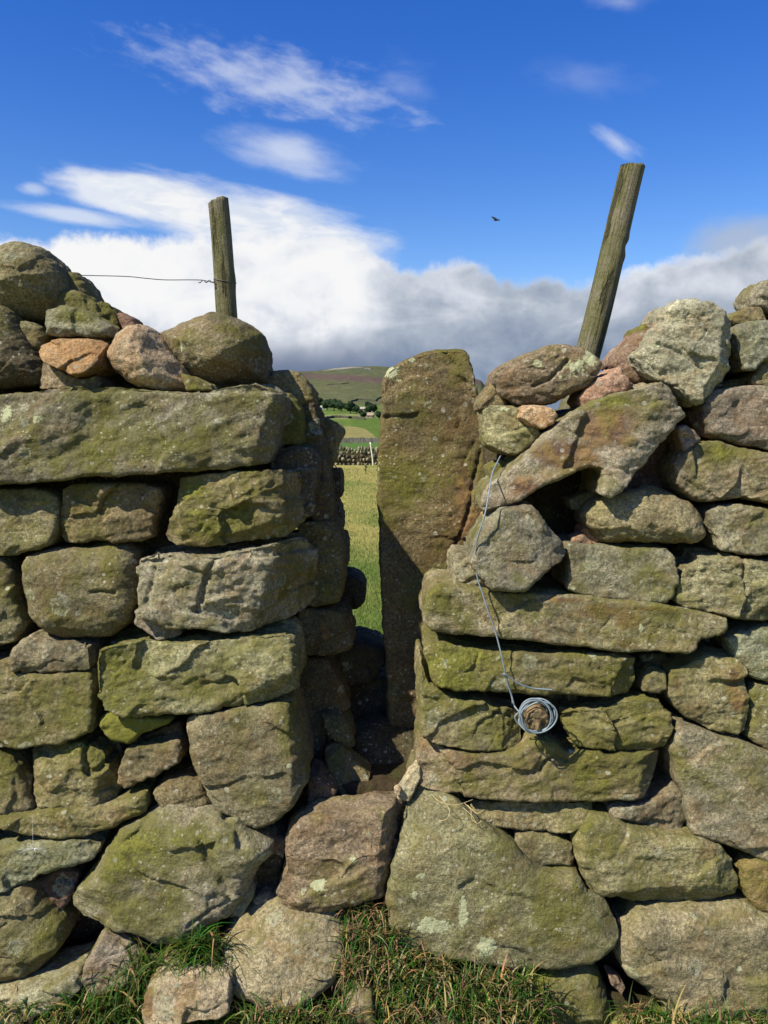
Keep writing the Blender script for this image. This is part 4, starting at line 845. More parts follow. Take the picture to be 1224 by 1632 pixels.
def land_colour(c, row, D, X, Y):
    n = len(c)
    P3 = np.stack([X / 60, Y / 60, np.zeros(n)], 1)
    nz = perlin(P3 * 1.0 + 3.3); nz2 = perlin(P3 * 4 + 11.7)
    px3 = np.stack([c / 34, row / 5.0, np.zeros(n)], 1)
    band = perlin(px3 + 5.5) + 0.5 * perlin(px3 * 2.7 + 1.5)
    col = np.zeros((n, 3))

    def put(mask, rgb, f=1.0):
        m = (np.clip(mask, 0, 1) * f)[:, None]
        col[:] = col * (1 - m) + np.array(rgb) * m
    put(np.ones(n), (0.070, 0.108, 0.014))
    put((row <= 712) & (row > 690), (0.060, 0.115, 0.018))
    put((row <= 700) & (row > 650), (0.080, 0.120, 0.016))
    # tan hay meadow with a slanting right edge
    edge_c = np.interp(row, [680, 683, 690, 697, 705], [560, 581, 592, 600, 612])
    edge_l = np.interp(row, [680, 683, 705], [545, 530, 520])
    put((row > 680.0) & (row < 703.5) & (c < edge_c) & (c > 420), (0.185, 0.165, 0.052))
    put((row <= 703.5) & (row > 667) & (c > edge_c), (0.068, 0.108, 0.012))
    put((row <= 668) & (row > 659) & (c < 573), (0.165, 0.175, 0.060), 0.85)
    put((row <= 668) & (row > 659) & (c >= 573), (0.095, 0.135, 0.035), 0.9)
    put((row <= 660) & (row > 646), (0.082, 0.120, 0.020))
    up = np.clip((646 - row) / 2, 0, 1)
    put(up, (0.080, 0.078, 0.030))  # moor tones from here up are darkened: a cloud's shadow put into the colour
    put(up * np.clip(0.5 + band * 1.6, 0, 1), (0.055, 0.072, 0.022), 0.7)
    put(up * np.clip(band * 3 - 0.4, 0, 1), (0.12, 0.105, 0.048), 0.5)
    hl = np.interp(c, [400, 500, 560, 612], [596, 603, 606, 612])
    heath = np.clip(1 - np.abs(row - (hl - 4)) / 7, 0, 1) * 1.6 + band * 0.5
    put(np.clip(heath, 0, 1) * (row < 622), (0.080, 0.048, 0.042), 0.8)
    put(np.clip((598 - row) / 3, 0, 1) * np.clip(0.3 + band * 2.0, 0, 1), (0.062, 0.072, 0.034), 0.8)
    rr = ridge_row(c)
    scar = np.clip(1 - np.abs(row - (rr + 1.6)) / 1.6, 0, 1) * np.clip(1 - np.abs(c - 548) / 36, 0, 1) * 2.2
    put(scar, (0.20, 0.185, 0.15))
    scar2 = np.clip(1 - np.abs(row - (rr + 3 + np.abs(c - 585) * 0.25)) / 1.2, 0, 1) * ((c > 582) & (c < 590))
    put(scar2, (0.22, 0.20, 0.165))
    # field by the wall: dry yellow-green with greener patches
    near = D < 60
    P4 = np.stack([X * 0.55, Y * 0.24, np.zeros(n)], 1)
    q = perlin(P4 + 2.2) + 0.5 * perlin(P4 * 2.9 + 8.8)
    nc = np.zeros((n, 3))
    tt = np.clip(0.55 + q * 1.3 + np.clip((Y - 9) / 30, 0, 0.45), 0, 1)[:, None]
    nc[:] = np.array([0.095, 0.135, 0.024]) * (1 - tt) + np.array([0.26, 0.23, 0.065]) * tt
    col[near] = nc[near]
    col *= (1 + 0.18 * nz2 + 0.12 * nz)[:, None]
    fine = perlin(np.stack([c / 7, row / 1.6, np.zeros(n)], 1) + 21.5) + 0.6 * perlin(np.stack([c / 2.5, row / 0.8, np.zeros(n)], 1) + 2.5)
    col[~near] *= (1 + 0.28 * fine[~near])[:, None]
    return np.clip(col, 0.005, 1)


azs = np.concatenate([np.arange(-180, -40, 4.0), np.arange(-40, -10, 0.5), np.arange(-10, 8, 0.06), np.arange(8, 40, 0.5), np.arange(40, 180, 4.0)])
Ds = np.concatenate([np.array([0.3]), np.arange(0.8, 8, 0.25), np.geomspace(8, 60, 60), np.geomspace(62, 600, 150), np.geomspace(605, 2600, 260), np.geomspace(2650, 9000, 8)])
AZ, DD = np.meshgrid(azs, Ds, indexing='ij')
AZf, DDf = AZ.ravel(), DD.ravel()
LX = DDf * np.sin(np.radians(AZf)); LY = DDf * np.cos(np.radians(AZf))
LZ, LC, LR = land_z(AZf, DDf)
und = perlin(np.stack([LX * 0.35, LY * 0.35, np.zeros(len(LX))], 1)) * 0.05 + perlin(np.stack([LX * 1.7, LY * 1.7, np.zeros(len(LX))], 1)) * 0.025
LZ = LZ + und * np.clip(DDf / 3, 0, 1) + perlin(np.stack([LX * 0.02, LY * 0.02, np.zeros(len(LX))], 1)) * np.clip((DDf - 150) / 300, 0, 1) * 1.5 - 0.015
na, nd = len(azs), len(Ds)
idx = np.arange(na * nd).reshape(na, nd)
nxt = np.roll(idx, -1, axis=0)
quads = np.stack([idx[:, :-1], idx[:, 1:], nxt[:, 1:], nxt[:, :-1]], -1).reshape(-1, 4)
V = np.stack([LX, LY, LZ], 1)
cen = len(V)
V = np.vstack([V, [[0, 0, -0.015]]])
M_LAND = attr_material('turf_and_moor', 0.95, 3.0, 0.22, bump=0.05, bscale=9)
land = np_mesh_fast('ground', V[:, [0, 1, 2]], quads[:, ::-1], M_LAND)
lcol = land_colour(LC, LR, DDf, LX, LY)
lcol = np.vstack([lcol, [[0.08, 0.09, 0.03]]])
color_attr(land, 'base', lcol)
land.shade_smooth()
g = link('ground', land); tag(g, kind='structure')


def ground_z(x, y):
    D = math.hypot(x, y); a = math.degrees(math.atan2(x, y))
    j = int(np.searchsorted(Ds, D)); i = int(np.searchsorted(azs, a))
    j = min(max(j, 1), nd - 1); i = min(max(i, 1), na - 1)
    fj = (D - Ds[j - 1]) / (Ds[j] - Ds[j - 1]); fi = (a - azs[i - 1]) / (azs[i] - azs[i - 1])
    Z = LZ.reshape(na, nd)
    return float((Z[i - 1, j - 1] * (1 - fj) + Z[i - 1, j] * fj) * (1 - fi) + (Z[i, j - 1] * (1 - fj) + Z[i, j] * fj) * fi)


def on_land(c, row):
    D = dist_of(row)
    a = math.atan((c - 612) / F_PX)
    x, y = D * math.sin(a), D * math.cos(a)
    return x, y, ground_z(x, y)


def base_colour(me, rgb, var=0.0, rng=None):
    n = len(me.vertices)
    arr = np.tile(np.array(rgb, float), (n, 1))
    if var: arr *= (1 + (rng or np.random).uniform(-var, var, n))[:, None]
    color_attr(me, 'base', arr)


# ------------------------------------------------------------------ field walls far off
M_FARSTONE = attr_material('far_drystone', 0.95, 2.0, 0.35)


def far_wall(label, pts, h=1.4, th=0.7, rgb=(0.07, 0.065, 0.045)):
    P = []
    for (c0, r0), (c1, r1) in zip(pts[:-1], pts[1:]):
        k = max(2, int(abs(c1 - c0) / 1.5))
        for j in range(k):
            t = j / k
            P.append(on_land(c0 + (c1 - c0) * t, r0 + (r1 - r0) * t))
    P.append(on_land(*pts[-1]))
    rng = random.Random(len(P))
    V, F = [], []
    o0 = Vector(P[0])
    for i, p in enumerate(P):
        a = Vector(P[max(i - 1, 0)]); b = Vector(P[min(i + 1, len(P) - 1)])
        d = (b - a); d.z = 0; d.normalize()
        nn = Vector((-d.y, d.x, 0)) * th * 0.5
        hh = h * rng.uniform(0.85, 1.12)
        for (s, z) in ((1.25, -0.5), (0.6, hh), (-0.6, hh), (-1.25, -0.5)):
            V.append(Vector(p) + nn * s + Vector((0, 0, z)) - o0)
        if i:
            q = 4 * i
            for k in range(4):
                F.append((q - 4 + k, q - 4 + (k + 1) % 4, q + (k + 1) % 4, q + k))
    F.append((0, 1, 2, 3)); F.append(tuple(4 * (len(P) - 1) + k for k in (3, 2, 1, 0)))
    me = np_mesh('far_field_wall', V, F, M_FARSTONE)
    base_colour(me, rgb, 0.25)
    o = link('far_field_wall', me, loc=o0)
    tag(o, label, 'wall', 'dry stone walls across the far fields')


far_wall('thin dark field wall curving above the vivid green field in the valley', [(512, 669), (520, 667.5), (532, 665), (545, 665), (558, 666.5), (570, 668.5), (582, 670)])
far_wall('pale grey field wall running level beyond the tan hay meadow', [(505, 705.3), (540, 705.3), (580, 705.3), (620, 705.3)], h=1.1, rgb=(0.11, 0.10, 0.08))
far_wall('dark field wall zigzagging above the trees towards the standing slab', [(560, 641), (566, 640), (570, 637.5), (578, 638), (588, 638.5), (599, 639.5), (602, 636), (606, 634.5), (622, 634)], h=1.8, rgb=(0.05, 0.05, 0.035))
far_wall('faint wall line on the moor below the heather', [(522, 610.5), (533, 610.5), (545, 610.8), (556, 610.5)], h=1.6, th=1.5, rgb=(0.055, 0.05, 0.035))

# the dry stone wall across the near field
def near_field_wall():
    rng = random.Random(5)
    bm = bmesh.new()
    y0 = 45.0
    cols = []
    lay = bm.verts.layers.float_color.new('base')
    x = -13.0
    z = 0.0
    H = [0.0, 0.22, 0.42, 0.60, 0.75]
    for li in range(5):
        x = -13.0 + rng.uniform(0, 0.2)
        while x < 9:
            w_ = rng.uniform(0.10, 0.30) if li < 4 else rng.uniform(0.08, 0.26)
            h_ = (0.21 if li < 4 else rng.uniform(0.17, 0.36)) * rng.uniform(0.85, 1.15)
            dth = (0.62 - 0.07 * li)
            c = Vector((x + w_ / 2, y0 + rng.uniform(-0.06, 0.06), H[li] + h_ / 2 - 0.05 + rng.uniform(-0.05, 0.05)))
            if rng.random() < 0.08: x += w_; continue
            v0 = len(bm.verts)
            r = bmesh.ops.create_icosphere(bm, subdivisions=1, radius=1.0, matrix=Matrix.Translation(c) @ Matrix.Rotation(rng.uniform(-0.25, 0.25), 4, 'Y') @ Matrix.Diagonal((w_ * 0.60, dth * 0.55, h_ * 0.60, 1)))
            k = rng.uniform(0.35, 1.5)
            rgb = (0.15 * k, 0.135 * k, 0.085 * k, 1)
            for v in r['verts']:
                v.co += Vector((rng.uniform(-1, 1), rng.uniform(-1, 1), rng.uniform(-1, 1))) * 0.018
                v[lay] = rgb
            x += w_ * rng.uniform(0.98, 1.12)
    me = bpy.data.meshes.new('field_wall'); bm.to_mesh(me); bm.free()
    zz = ground_z(-2, 45)
    for v in me.vertices: v.co.z += 0
    me.transform(Matrix.Translation((0, -y0, 0)))
    me.materials.append(attr_material('field_wall_stone', 0.95, 14, 0.4))
    o = link('field_wall', me, loc=(0, y0, zz))
    # dark hearting inside so that no light shows between the stones
    bm = bmesh.new()
    bmesh.ops.create_cube(bm, size=1, matrix=Matrix.Translation((-2, 0, 0.34)) @ Matrix.Diagonal((22, 0.26, 0.72, 1)))
    m2 = bpy.data.meshes.new('hearting'); bm.to_mesh(m2); bm.free(); m2.materials.append(M_SOIL)
    link('hearting', m2, parent=o)
    tag(o, 'dry stone wall across the far side of the near field, seen through the gap', 'wall')


near_field_wall()

# ------------------------------------------------------------------ trees in the valley
def crown_mesh(seed):
    rng = np.random.RandomState(seed)
    K = 14
    C = rng.normal(size=(K, 3)); C /= np.linalg.norm(C, axis=1)[:, None]
    C *= rng.uniform(0.15, 0.62, (K, 1)); C[:, 2] = C[:, 2] * 0.75
    rad = rng.uniform(0.26, 0.46, K)
    n = 2200
    k = rng.randint(0, K, n)
    d = rng.normal(size=(n, 3)); d /= np.linalg.norm(d, axis=1)[:, None]
    p = C[k] + d * rad[k][:, None] * rng.uniform(0.75, 1.0, (n, 1))
    p[:, 2] = p[:, 2] * 0.9
    s = rng.uniform(0.035, 0.075, n)[:, None]
    a = rng.normal(size=(n, 3)); a /= np.linalg.norm(a, axis=1)[:, None]
    b = np.cross(a, d + rng.normal(size=(n, 3)) * 0.5); b /= np.linalg.norm(b, axis=1)[:, None]
    a = np.cross(b, d); a /= np.linalg.norm(a, axis=1)[:, None] + 1e-9
    Vv = np.stack([p - a * s - b * s, p + a * s - b * s * .6, p + a * s * .7 + b * s, p - a * s * .8 + b * s], 1).reshape(-1, 3)
    F = np.arange(4 * n).reshape(n, 4)
    me = np_mesh_fast('crown', Vv, F, M_LEAF)
    kk = (rng.uniform(0.7, 1.3, K))[k]
    base = np.array([0.024, 0.044, 0.018])[None] * kk[:, None] * rng.uniform(0.8, 1.25, (n, 1))
    color_attr(me, 'base', np.repeat(base, 4, 0))
    return me


def trunk_mesh():
    V, F = [], []
    def limb(p, q, r0, r1):
        b = len(V); d = (q - p).normalized(); u = d.orthogonal().normalized(); v = d.cross(u)
        for (c, r) in ((p, r0), (q, r1)):
            for k in range(6):
                t = k * math.pi / 3
                V.append(c + (u * math.cos(t) + v * math.sin(t)) * r)
        for k in range(6):
            F.append((b + k, b + (k + 1) % 6, b + 6 + (k + 1) % 6, b + 6 + k))
    limb(Vector((0, 0, -0.1)), Vector((0.02, 0, 0.6)), 0.07, 0.045)
    for k in range(5):
        t = k * 1.257
        limb(Vector((0.02, 0, 0.5)), Vector((0.45 * math.cos(t), 0.45 * math.sin(t), 1.1 + 0.1 * (k % 2))), 0.035, 0.012)
    me = np_mesh('trunk', V, F, attr_material('bark', 0.95, 5, 0.3))
    base_colour(me, (0.06, 0.05, 0.035))
    return me


CROWNS = [crown_mesh(s) for s in (3, 8, 21)]
TRUNK = trunk_mesh()
TREES = [
    (506, 651, 23, 26, 'dark broad tree at the left end of the valley tree row'),
    (522, 653, 18, 20, 'greyish tree just right of the white cottage in the valley'),
    (533, 654, 18, 22, 'second tree right of the white cottage in the valley row'),
    (545, 655, 17, 20, 'middle tree of the valley row, third from the white cottage'),
    (559, 658, 19, 21, 'darkest rounded tree near the right end of the valley row'),
    (568, 659, 13, 14, 'last tree at the right end of the valley row before the small farm roof'),
    (575, 660, 9, 10, 'little low tree between the valley row and the farm clump'),
    (587.5, 654, 14, 11, 'small tree standing highest above the farm clump'),
    (594, 662, 17, 21, 'largest tree of the farm clump behind the pink-roofed barn'),
    (579, 667, 13, 12, 'low tree left of the pink-roofed barn'),
    (604, 669, 14, 13, 'tree right of the pink-roofed barn, beside the standing slab'),
    (586, 659, 10, 10, 'bushy tree in the middle of the farm clump'),
    (557.5, 667.5, 5.5, 7, 'lone round bush above the curving field wall'),
]
for i, (c, r, h, w_, lab) in enumerate(TREES):
    x, y, z = on_land(c, r)
    D = math.hypot(x, y)
    H = 1.22 * h * D / F_PX; Wd = w_ * D / F_PX * 0.66
    kind = 'tree' if 'bush' not in lab.split(' ') else 'bush'
    e = bpy.data.objects.new(kind, None); COL.objects.link(e); e.location = (x, y, z - 0.3)
    e.rotation_euler.z = i * 1.7
    tag(e, lab, kind, 'trees in the valley')
    cr = link('crown', CROWNS[i % 3], e); cr.scale = (Wd, Wd, H * 0.58); cr.location = (0, 0, H * 0.50)
    tr = link('trunk', TRUNK, e); tr.scale = (Wd, Wd, H * 0.55)

# ------------------------------------------------------------------ farm buildings
M_PLAIN = attr_material('farm_building', 0.9, 1.5, 0.15)


def house(name, label, c, r, w_px, h_px, wall, roof, rot=0.0):
    x, y, z = on_land(c, r)
    D = math.hypot(x, y); k = D / F_PX
    Wd, H = w_px * k, h_px * k
    dp = Wd * 0.55
    e = bpy.data.objects.new(name, None); COL.objects.link(e); e.location = (x, y, z - 0.2); e.rotation_euler.z = rot
    hw = H * 0.55
    a, b = Wd / 2, dp / 2
    V = [(-a, -b, 0), (a, -b, 0), (a, b, 0), (-a, b, 0), (-a, -b, hw), (a, -b, hw), (a, b, hw), (-a, b, hw), (-a, 0, H * 0.97), (a, 0, H * 0.97)]
    me = np_mesh('wall', V, [(0, 1, 5, 4), (1, 2, 6, 9, 5), (2, 3, 7, 6), (3, 0, 4, 8, 7)], M_PLAIN); base_colour(me, wall)
    link('wall', me, e)
    t = 0.25; ex = 0.3
    V = []
    for s in (-1, 1):
        for (yy, zz) in ((-b - ex, hw - ex * (H - hw) / b), (0, H), (b + ex, hw - ex * (H - hw) / b)):
            V += [(s * (a + ex), yy, zz + 0.02), (s * (a + ex), yy, zz + t)]
    F = [(0, 6, 8, 2), (2, 8, 10, 4), (1, 3, 9, 7), (3, 5, 11, 9), (0, 1, 7, 6), (4, 10, 11, 5), (0, 2, 3, 1), (2, 4, 5, 3), (6, 7, 9, 8), (8, 9, 11, 10)]
    me = np_mesh('roof', V, F, M_PLAIN); base_colour(me, roof)
    ro = link('roof', me, e)
    V = [(sx * 0.4 + a * 0.7, sy * 0.4, zz) for zz in (H - 0.5, H + 1.0) for sx, sy in ((-1, -1), (1, -1), (1, 1), (-1, 1))]
    me = np_mesh('chimney', V, [(0, 1, 5, 4), (1, 2, 6, 5), (2, 3, 7, 6), (3, 0, 4, 7), (4, 5, 6, 7)], M_PLAIN); base_colour(me, wall)
    link('chimney', me, ro)
    for q in (-0.5, 0.0, 0.5):
        wv = [(q * Wd * 0.8 - 0.35, -b - 0.04, hw * 0.35), (q * Wd * 0.8 + 0.35, -b - 0.04, hw * 0.35), (q * Wd * 0.8 + 0.35, -b - 0.04, hw * 0.75), (q * Wd * 0.8 - 0.35, -b - 0.04, hw * 0.75)]
        wv += [(v[0], v[1] + 0.08, v[2]) for v in wv]
        me = np_mesh('window', wv, [(0, 1, 2, 3), (4, 7, 6, 5), (0, 4, 5, 1), (1, 5, 6, 2), (2, 6, 7, 3), (3, 7, 4, 0)], M_PLAIN); base_colour(me, (0.03, 0.03, 0.035))
        link('window', me, e)
    tag(e, label, 'farm building')


house('cottage', 'small white cottage at the left end of the valley tree row', 517, 651.5, 10, 5.5, (0.48, 0.47, 0.42), (0.36, 0.34, 0.30), 0.15)
house('barn', 'pinkish stone barn with a pale roof in front of the farm clump', 588, 665.5, 15, 8, (0.24, 0.20, 0.13), (0.28, 0.21, 0.16), -0.2)
house('farmhouse', 'tiny pale farmhouse roof between the tree row and the farm clump', 578.5, 654, 8, 5, (0.34, 0.31, 0.25), (0.38, 0.31, 0.26), 0.1)

# ------------------------------------------------------------------ tubes, posts, wires
def smooth_path(P, k=6):
    P = [Vector(p) for p in P]
    out = []
    for i in range(len(P) - 1):
        p0 = P[max(i - 1, 0)]; p1 = P[i]; p2 = P[i + 1]; p3 = P[min(i + 2, len(P) - 1)]
        for j in range(k):
            t = j / k
            out.append(0.5 * ((2 * p1) + (p2 - p0) * t + (2 * p0 - 5 * p1 + 4 * p2 - p3) * t * t + (-p0 + 3 * p1 - 3 * p2 + p3) * t ** 3))
    out.append(P[-1])
    return out


def tube_data(P, r, sides=8, V=None, F=None, taper=None):
    V = [] if V is None else V; F = [] if F is None else F
    b0 = len(V)
    up = None
    for i, p in enumerate(P):
        d = (P[min(i + 1, len(P) - 1)] - P[max(i - 1, 0)]).normalized()
        if up is None: up = d.orthogonal().normalized()
        up = (up - d * up.dot(d)).normalized()
        s = d.cross(up)
        rr = r if taper is None else r * taper(i / (len(P) - 1))
        for k in range(sides):
            t = 2 * math.pi * k / sides
            V.append(p + (up * math.cos(t) + s * math.sin(t)) * rr)
    for i in range(len(P) - 1):
        for k in range(sides):
            a = b0 + i * sides + k; b = b0 + i * sides + (k + 1) % sides
            F.append((a, b, b + sides, a + sides))
    F.append(tuple(b0 + k for k in range(sides))[::-1])
    F.append(tuple(b0 + (len(P) - 1) * sides + k for k in range(sides)))
    return V, F


def make_wire(name, paths, r, mat, label, cat, sides=8, group=None):
    V, F = [], []
    for P in paths: tube_data(P, r, sides, V, F)
    o0 = min(V, key=lambda v: v.z).copy()
    me = np_mesh(name, [v - o0 for v in V], F, mat, smooth=True)
    o = link(name, me, loc=o0)
    tag(o, label, cat, group)
    return o


def post(label, top_px, bot_px, Y, r_top, r_bot, seed, knot, top_slope):
    T = at(*top_px, Y); B = at(*bot_px, Y)
    axis = T - B; L = axis.length
    n_z, n_a = 150, 48
    V, F = [], []
    zs = np.linspace(0, L, n_z); th = np.linspace(0, 2 * math.pi, n_a, endpoint=False)
    ZZ, TH = np.meshgrid(zs, th, indexing='ij'); ZZ = ZZ.ravel(); TH = TH.ravel()
    k = Y / F_PX
    R = (r_bot + (r_top - r_bot) * ZZ / L) * k
    P = np.stack([np.cos(TH) * 2.2, np.sin(TH) * 2.2, ZZ * 2.2], 1) + seed
    R = R * (1 + 0.035 * perlin(P) + 0.02 * perlin(np.stack([np.cos(TH) * 9, np.sin(TH) * 9, ZZ * 3], 1) + seed))
    R += -0.0022 * np.clip(perlin(np.stack([np.cos(TH) * 5, np.sin(TH) * 5, ZZ * 1.2], 1) + seed + 9) * 5 - 1.4, 0, 1)
    for (zf, ta, amp, wz, wa) in knot:
        da = np.abs((TH - ta + math.pi) % (2 * math.pi) - math.pi)
        R += amp * np.exp(-((ZZ / L - zf) / wz) ** 2 - (da / wa) ** 2)
    bend = 0.006 * np.sin(ZZ / L * 5 + seed)
    X = R * np.cos(TH) + bend; Yy = R * np.sin(TH)
    Z2 = ZZ.copy(); topm = ZZ > L * 0.999
    Z2[topm] += top_slope * X[topm] + 0.0015 * np.sin(TH[topm] * 5)
    V = np.stack([X, Yy, Z2], 1)
    idx = np.arange(n_z * n_a).reshape(n_z, n_a)
    q = np.stack([idx[:-1], np.roll(idx, -1, 1)[:-1], np.roll(idx, -1, 1)[1:], idx[1:]], -1).reshape(-1, 4)
    faces = [tuple(f) for f in q]
    # end grain: rings closing to the middle
    V = [tuple(v) for v in V]
    last = list(idx[-1])
    for s in (0.92, 0.5, 0.08):
        ring = []
        for kx, i in enumerate(idx[-1]):
            v = V[i]; ring.append(len(V)); V.append((v[0] * s, v[1] * s, v[2] + 0.0035 * (1 - s) + (0.002 if s < 0.95 else 0)))
        for j in range(n_a):
            faces.append((last[j], last[(j + 1) % n_a], ring[(j + 1) % n_a], ring[j]))
        last = ring
    faces.append(tuple(last))
    faces.append(tuple(idx[0])[::-1])
    me = np_mesh('fence_post', V, faces, M_WOOD, smooth=True)
    o = link('fence_post', me, loc=B)
    o.rotation_mode = 'QUATERNION'
    o.rotation_quaternion = Vector((0, 0, 1)).rotation_difference(axis.normalized())
    tag(o, label, 'post', 'leaning fence posts behind the wall')
    return o


YP1, YP2 = 2.74, 2.80
post('shorter weathered round post leaning left behind the left wall, with wire tied round it', (345, 322), (383, 700), YP1, 15.8, 17.5, 3.0, [(0.67, 0.0, 0.0028, 0.035, 0.9), (0.70, -1.0, 0.0028, 0.05, 0.6)], 0.25)
post('taller weathered round post leaning right behind the right wall', (1011, 266), (898, 702), YP2, 18.8, 20.5, 12.0, [(0.72, 0.1, -0.006, 0.022, 0.8), (0.69, 0.0, 0.0035, 0.02, 0.8), (0.745, 0.0, 0.003, 0.02, 0.9)], 0.2)

# fence wire tied to the shorter post
pc = at(358.5, 446, YP1); pr = 17.3 * YP1 / F_PX
loop = []
for k in range(26):
    t = -math.pi * 0.9 + k * 2 * math.pi / 23
    loop.append(pc + Vector((pr * math.cos(t), pr * math.sin(t), 0.006 * math.sin(t * 1.0) - 0.004 * math.cos(t) - 0.0006 * k)))
run = [at(-60, 437, 2.62), at(60, 437, 2.65), at(131, 438.8, 2.67), at(200, 440.5, 2.69), at(232, 443.5, 2.695), at(262, 446, 2.70), at(300, 446, 2.705), at(322, 446.5, 2.71), at(334, 449, 2.71), at(341, 449.5, 2.715), loop[0]]
twist = []
for k in range(19):
    t = k / 18
    twist.append(at(341 - 22 * t, 448.5 - 0.0 * t + 1.9 * math.sin(t * 14), 2.708 + 0.004 * math.cos(t * 14)))
twist.append(at(316.5, 450.5, 2.70))
make_wire('fence_wire', [smooth_path(run), smooth_path(loop, 2), smooth_path(twist, 3)], 0.00135, M_OLDWIRE, 'thin rusty fence wire running left from the shorter post and looped round it', 'wire')
# black wire on the shaded lining
bw = [at(440, 652, 2.52), at(470, 661, 2.52), at(493, 669, 2.53), at(508, 674, 2.56), at(517, 684, 2.60), at(519, 700, 2.62), at(519, 716, 2.62), at(521, 728, 2.64), at(530, 738, 2.68), at(537, 746, 2.72), at(539, 752, 2.74)]
make_wire('black_wire', [smooth_path(bw)], 0.0017, M_BLACKWIRE, 'thin black wire draped over the shaded stones at the left of the gap', 'wire')

# peg and coil of blue-grey wire
def W_(px, py, off): return Vector(on_wall(px, py, off))


def make_peg():
    P = [W_(846, 1128, 0.16), W_(849, 1134, 0.02), W_(853, 1141, -0.06), W_(857, 1148, -0.105)]
    P = smooth_path(P, 12)
    V, F = [], []
    n_a = 32
    for i, p in enumerate(P):
        f = i / (len(P) - 1)
        for k in range(n_a):
            t = 2 * math.pi * k / n_a
            r = 0.0305 * (1 + 0.14 * mnoise.noise(Vector((math.cos(t) * 1.6, math.sin(t) * 1.6, f * 3))) + 0.08 * mnoise.noise(Vector((math.cos(t) * 5, math.sin(t) * 5, f * 9))))
            if f > 0.93: r *= 0.95
            V.append(p + Vector((math.cos(t) * r * 0.95, (0.004 * mnoise.noise(Vector((t * 2, f, 3))) if f > 0.9 else 0), math.sin(t) * r)))
    for i in range(len(P) - 1):
        for k in range(n_a):
            a = i * n_a + k; b = i * n_a + (k + 1) % n_a
            F.append((a, b, b + n_a, a + n_a))
    last = [(len(P) - 1) * n_a + k for k in range(n_a)]
    c0 = P[-1]
    for s in (0.8, 0.6, 0.4, 0.2):
        ring = []
        for k in range(n_a):
            v = Vector(V[(len(P) - 1) * n_a + k])
            q = c0 + (v - c0) * s
            q.y += -0.006 * (1 - s) + 0.012 * mnoise.noise(q * 60) + 0.006 * mnoise.noise(q * 150)
            ring.append(len(V)); V.append(q)
        for j in range(n_a): F.append((last[j], last[(j + 1) % n_a], ring[(j + 1) % n_a], ring[j]))
        last = ring
    F.append(tuple(last))
    o0 = P[0].copy()
    m, T, b = principled('broken_peg_wood', 0.9, 0.1)
    co = T.n.new('ShaderNodeTexCoord').outputs['Object']
    n1 = T.noise(co, 45, 5, 0.65); n2 = T.noise(co, 180, 4, 0.7)
    col = T.mix(T.ss(n1, 0.42, 0.56), (0.085, 0.068, 0.042), (0.27, 0.19, 0.095))
    col = T.mix(T.ss(T.noise(T.vm('ADD', co, (3, 1, 7)), 38, 3, 0.6), 0.66, 0.72), col, (0.65, 0.22, 0.05))
    col = T.mix(T.ss(n2, 0.55, 0.72), col, (0.05, 0.04, 0.025))
    T.l.new(col, b.inputs['Base Color'])
    bp = T.n.new('ShaderNodeBump'); bp.inputs['Strength'].default_value = 1; bp.inputs['Distance'].default_value = 0.006
    T.l.new(n2, bp.inputs['Height']); T.l.new(bp.outputs[0], b.inputs['Normal'])
    me = np_mesh('peg', [Vector(v) - o0 for v in V], F, m, smooth=True)
    o = link('peg', me, loc=o0)
    tag(o, 'broken round wooden peg sticking out of the wall inside the wire coil', 'peg')


make_peg()
cx_, cz_ = 853.5, 1140
S_ = 2.28 / F_PX
rng = random.Random(4)
coil = []
turns = 6
N = turns * 22
for k in range(N + 1):
    t = k / 22
    tw = int(t)
    j1 = mnoise.noise(Vector((t * 0.9, 1.1, 0))); j2 = mnoise.noise(Vector((t * 0.9, 5.1, 0))); j3 = mnoise.noise(Vector((t * 0.8, 9.1, 0)))
    a = math.pi * 0.93 - t * 2 * math.pi
    rad = (25.5 + 11.0 * j3) * S_ * (1 + 0.09 * math.sin(2 * a + 2.3 * tw))
    c0 = W_(cx_ + 15.0 * j1, cz_ + 13.0 * j2, -0.055 - 0.06 * (0.5 + 0.5 * math.sin(t * 1.9)) - 0.015 * j1)
    coil.append(c0 + Vector((rad * math.cos(a), 0.010 * math.cos(a + t), rad * 0.97 * math.sin(a))))
hang = [W_(800, 722, 0.06), W_(792, 738, 0.0), W_(785, 754, -0.06), W_(781, 775, -0.10), W_(774, 815, -0.115), W_(765, 845, -0.11), W_(759, 868, -0.09), W_(757, 897, -0.08), W_(762, 925, -0.075), W_(769, 946, -0.075), W_(778, 975, -0.075),
        W_(788, 1002, -0.07), W_(797, 1035, -0.07), W_(803, 1062, -0.07), W_(806, 1076, -0.065), W_(812, 1096, -0.06), W_(818, 1118, -0.06), W_(821, 1127, -0.06), coil[0]]
second = [W_(806, 1074, -0.072), W_(809, 1090, -0.066), W_(815, 1108, -0.06), W_(817, 1121, -0.058)]
tail = [W_(801, 1076, -0.072), W_(804, 1074, -0.080), W_(812, 1079, -0.075), W_(824, 1088, -0.07), W_(838, 1094, -0.065), W_(850, 1097, -0.06), W_(866, 1098.5, -0.06), W_(880, 1099.5, -0.06)]
make_wire('wire_coil', [smooth_path(hang, 8), smooth_path(coil, 3), smooth_path(second), smooth_path(tail)], 0.00205, M_WIRE, 'blue-grey wire hanging down the right wall and coiled round the peg', 'wire', sides=10)
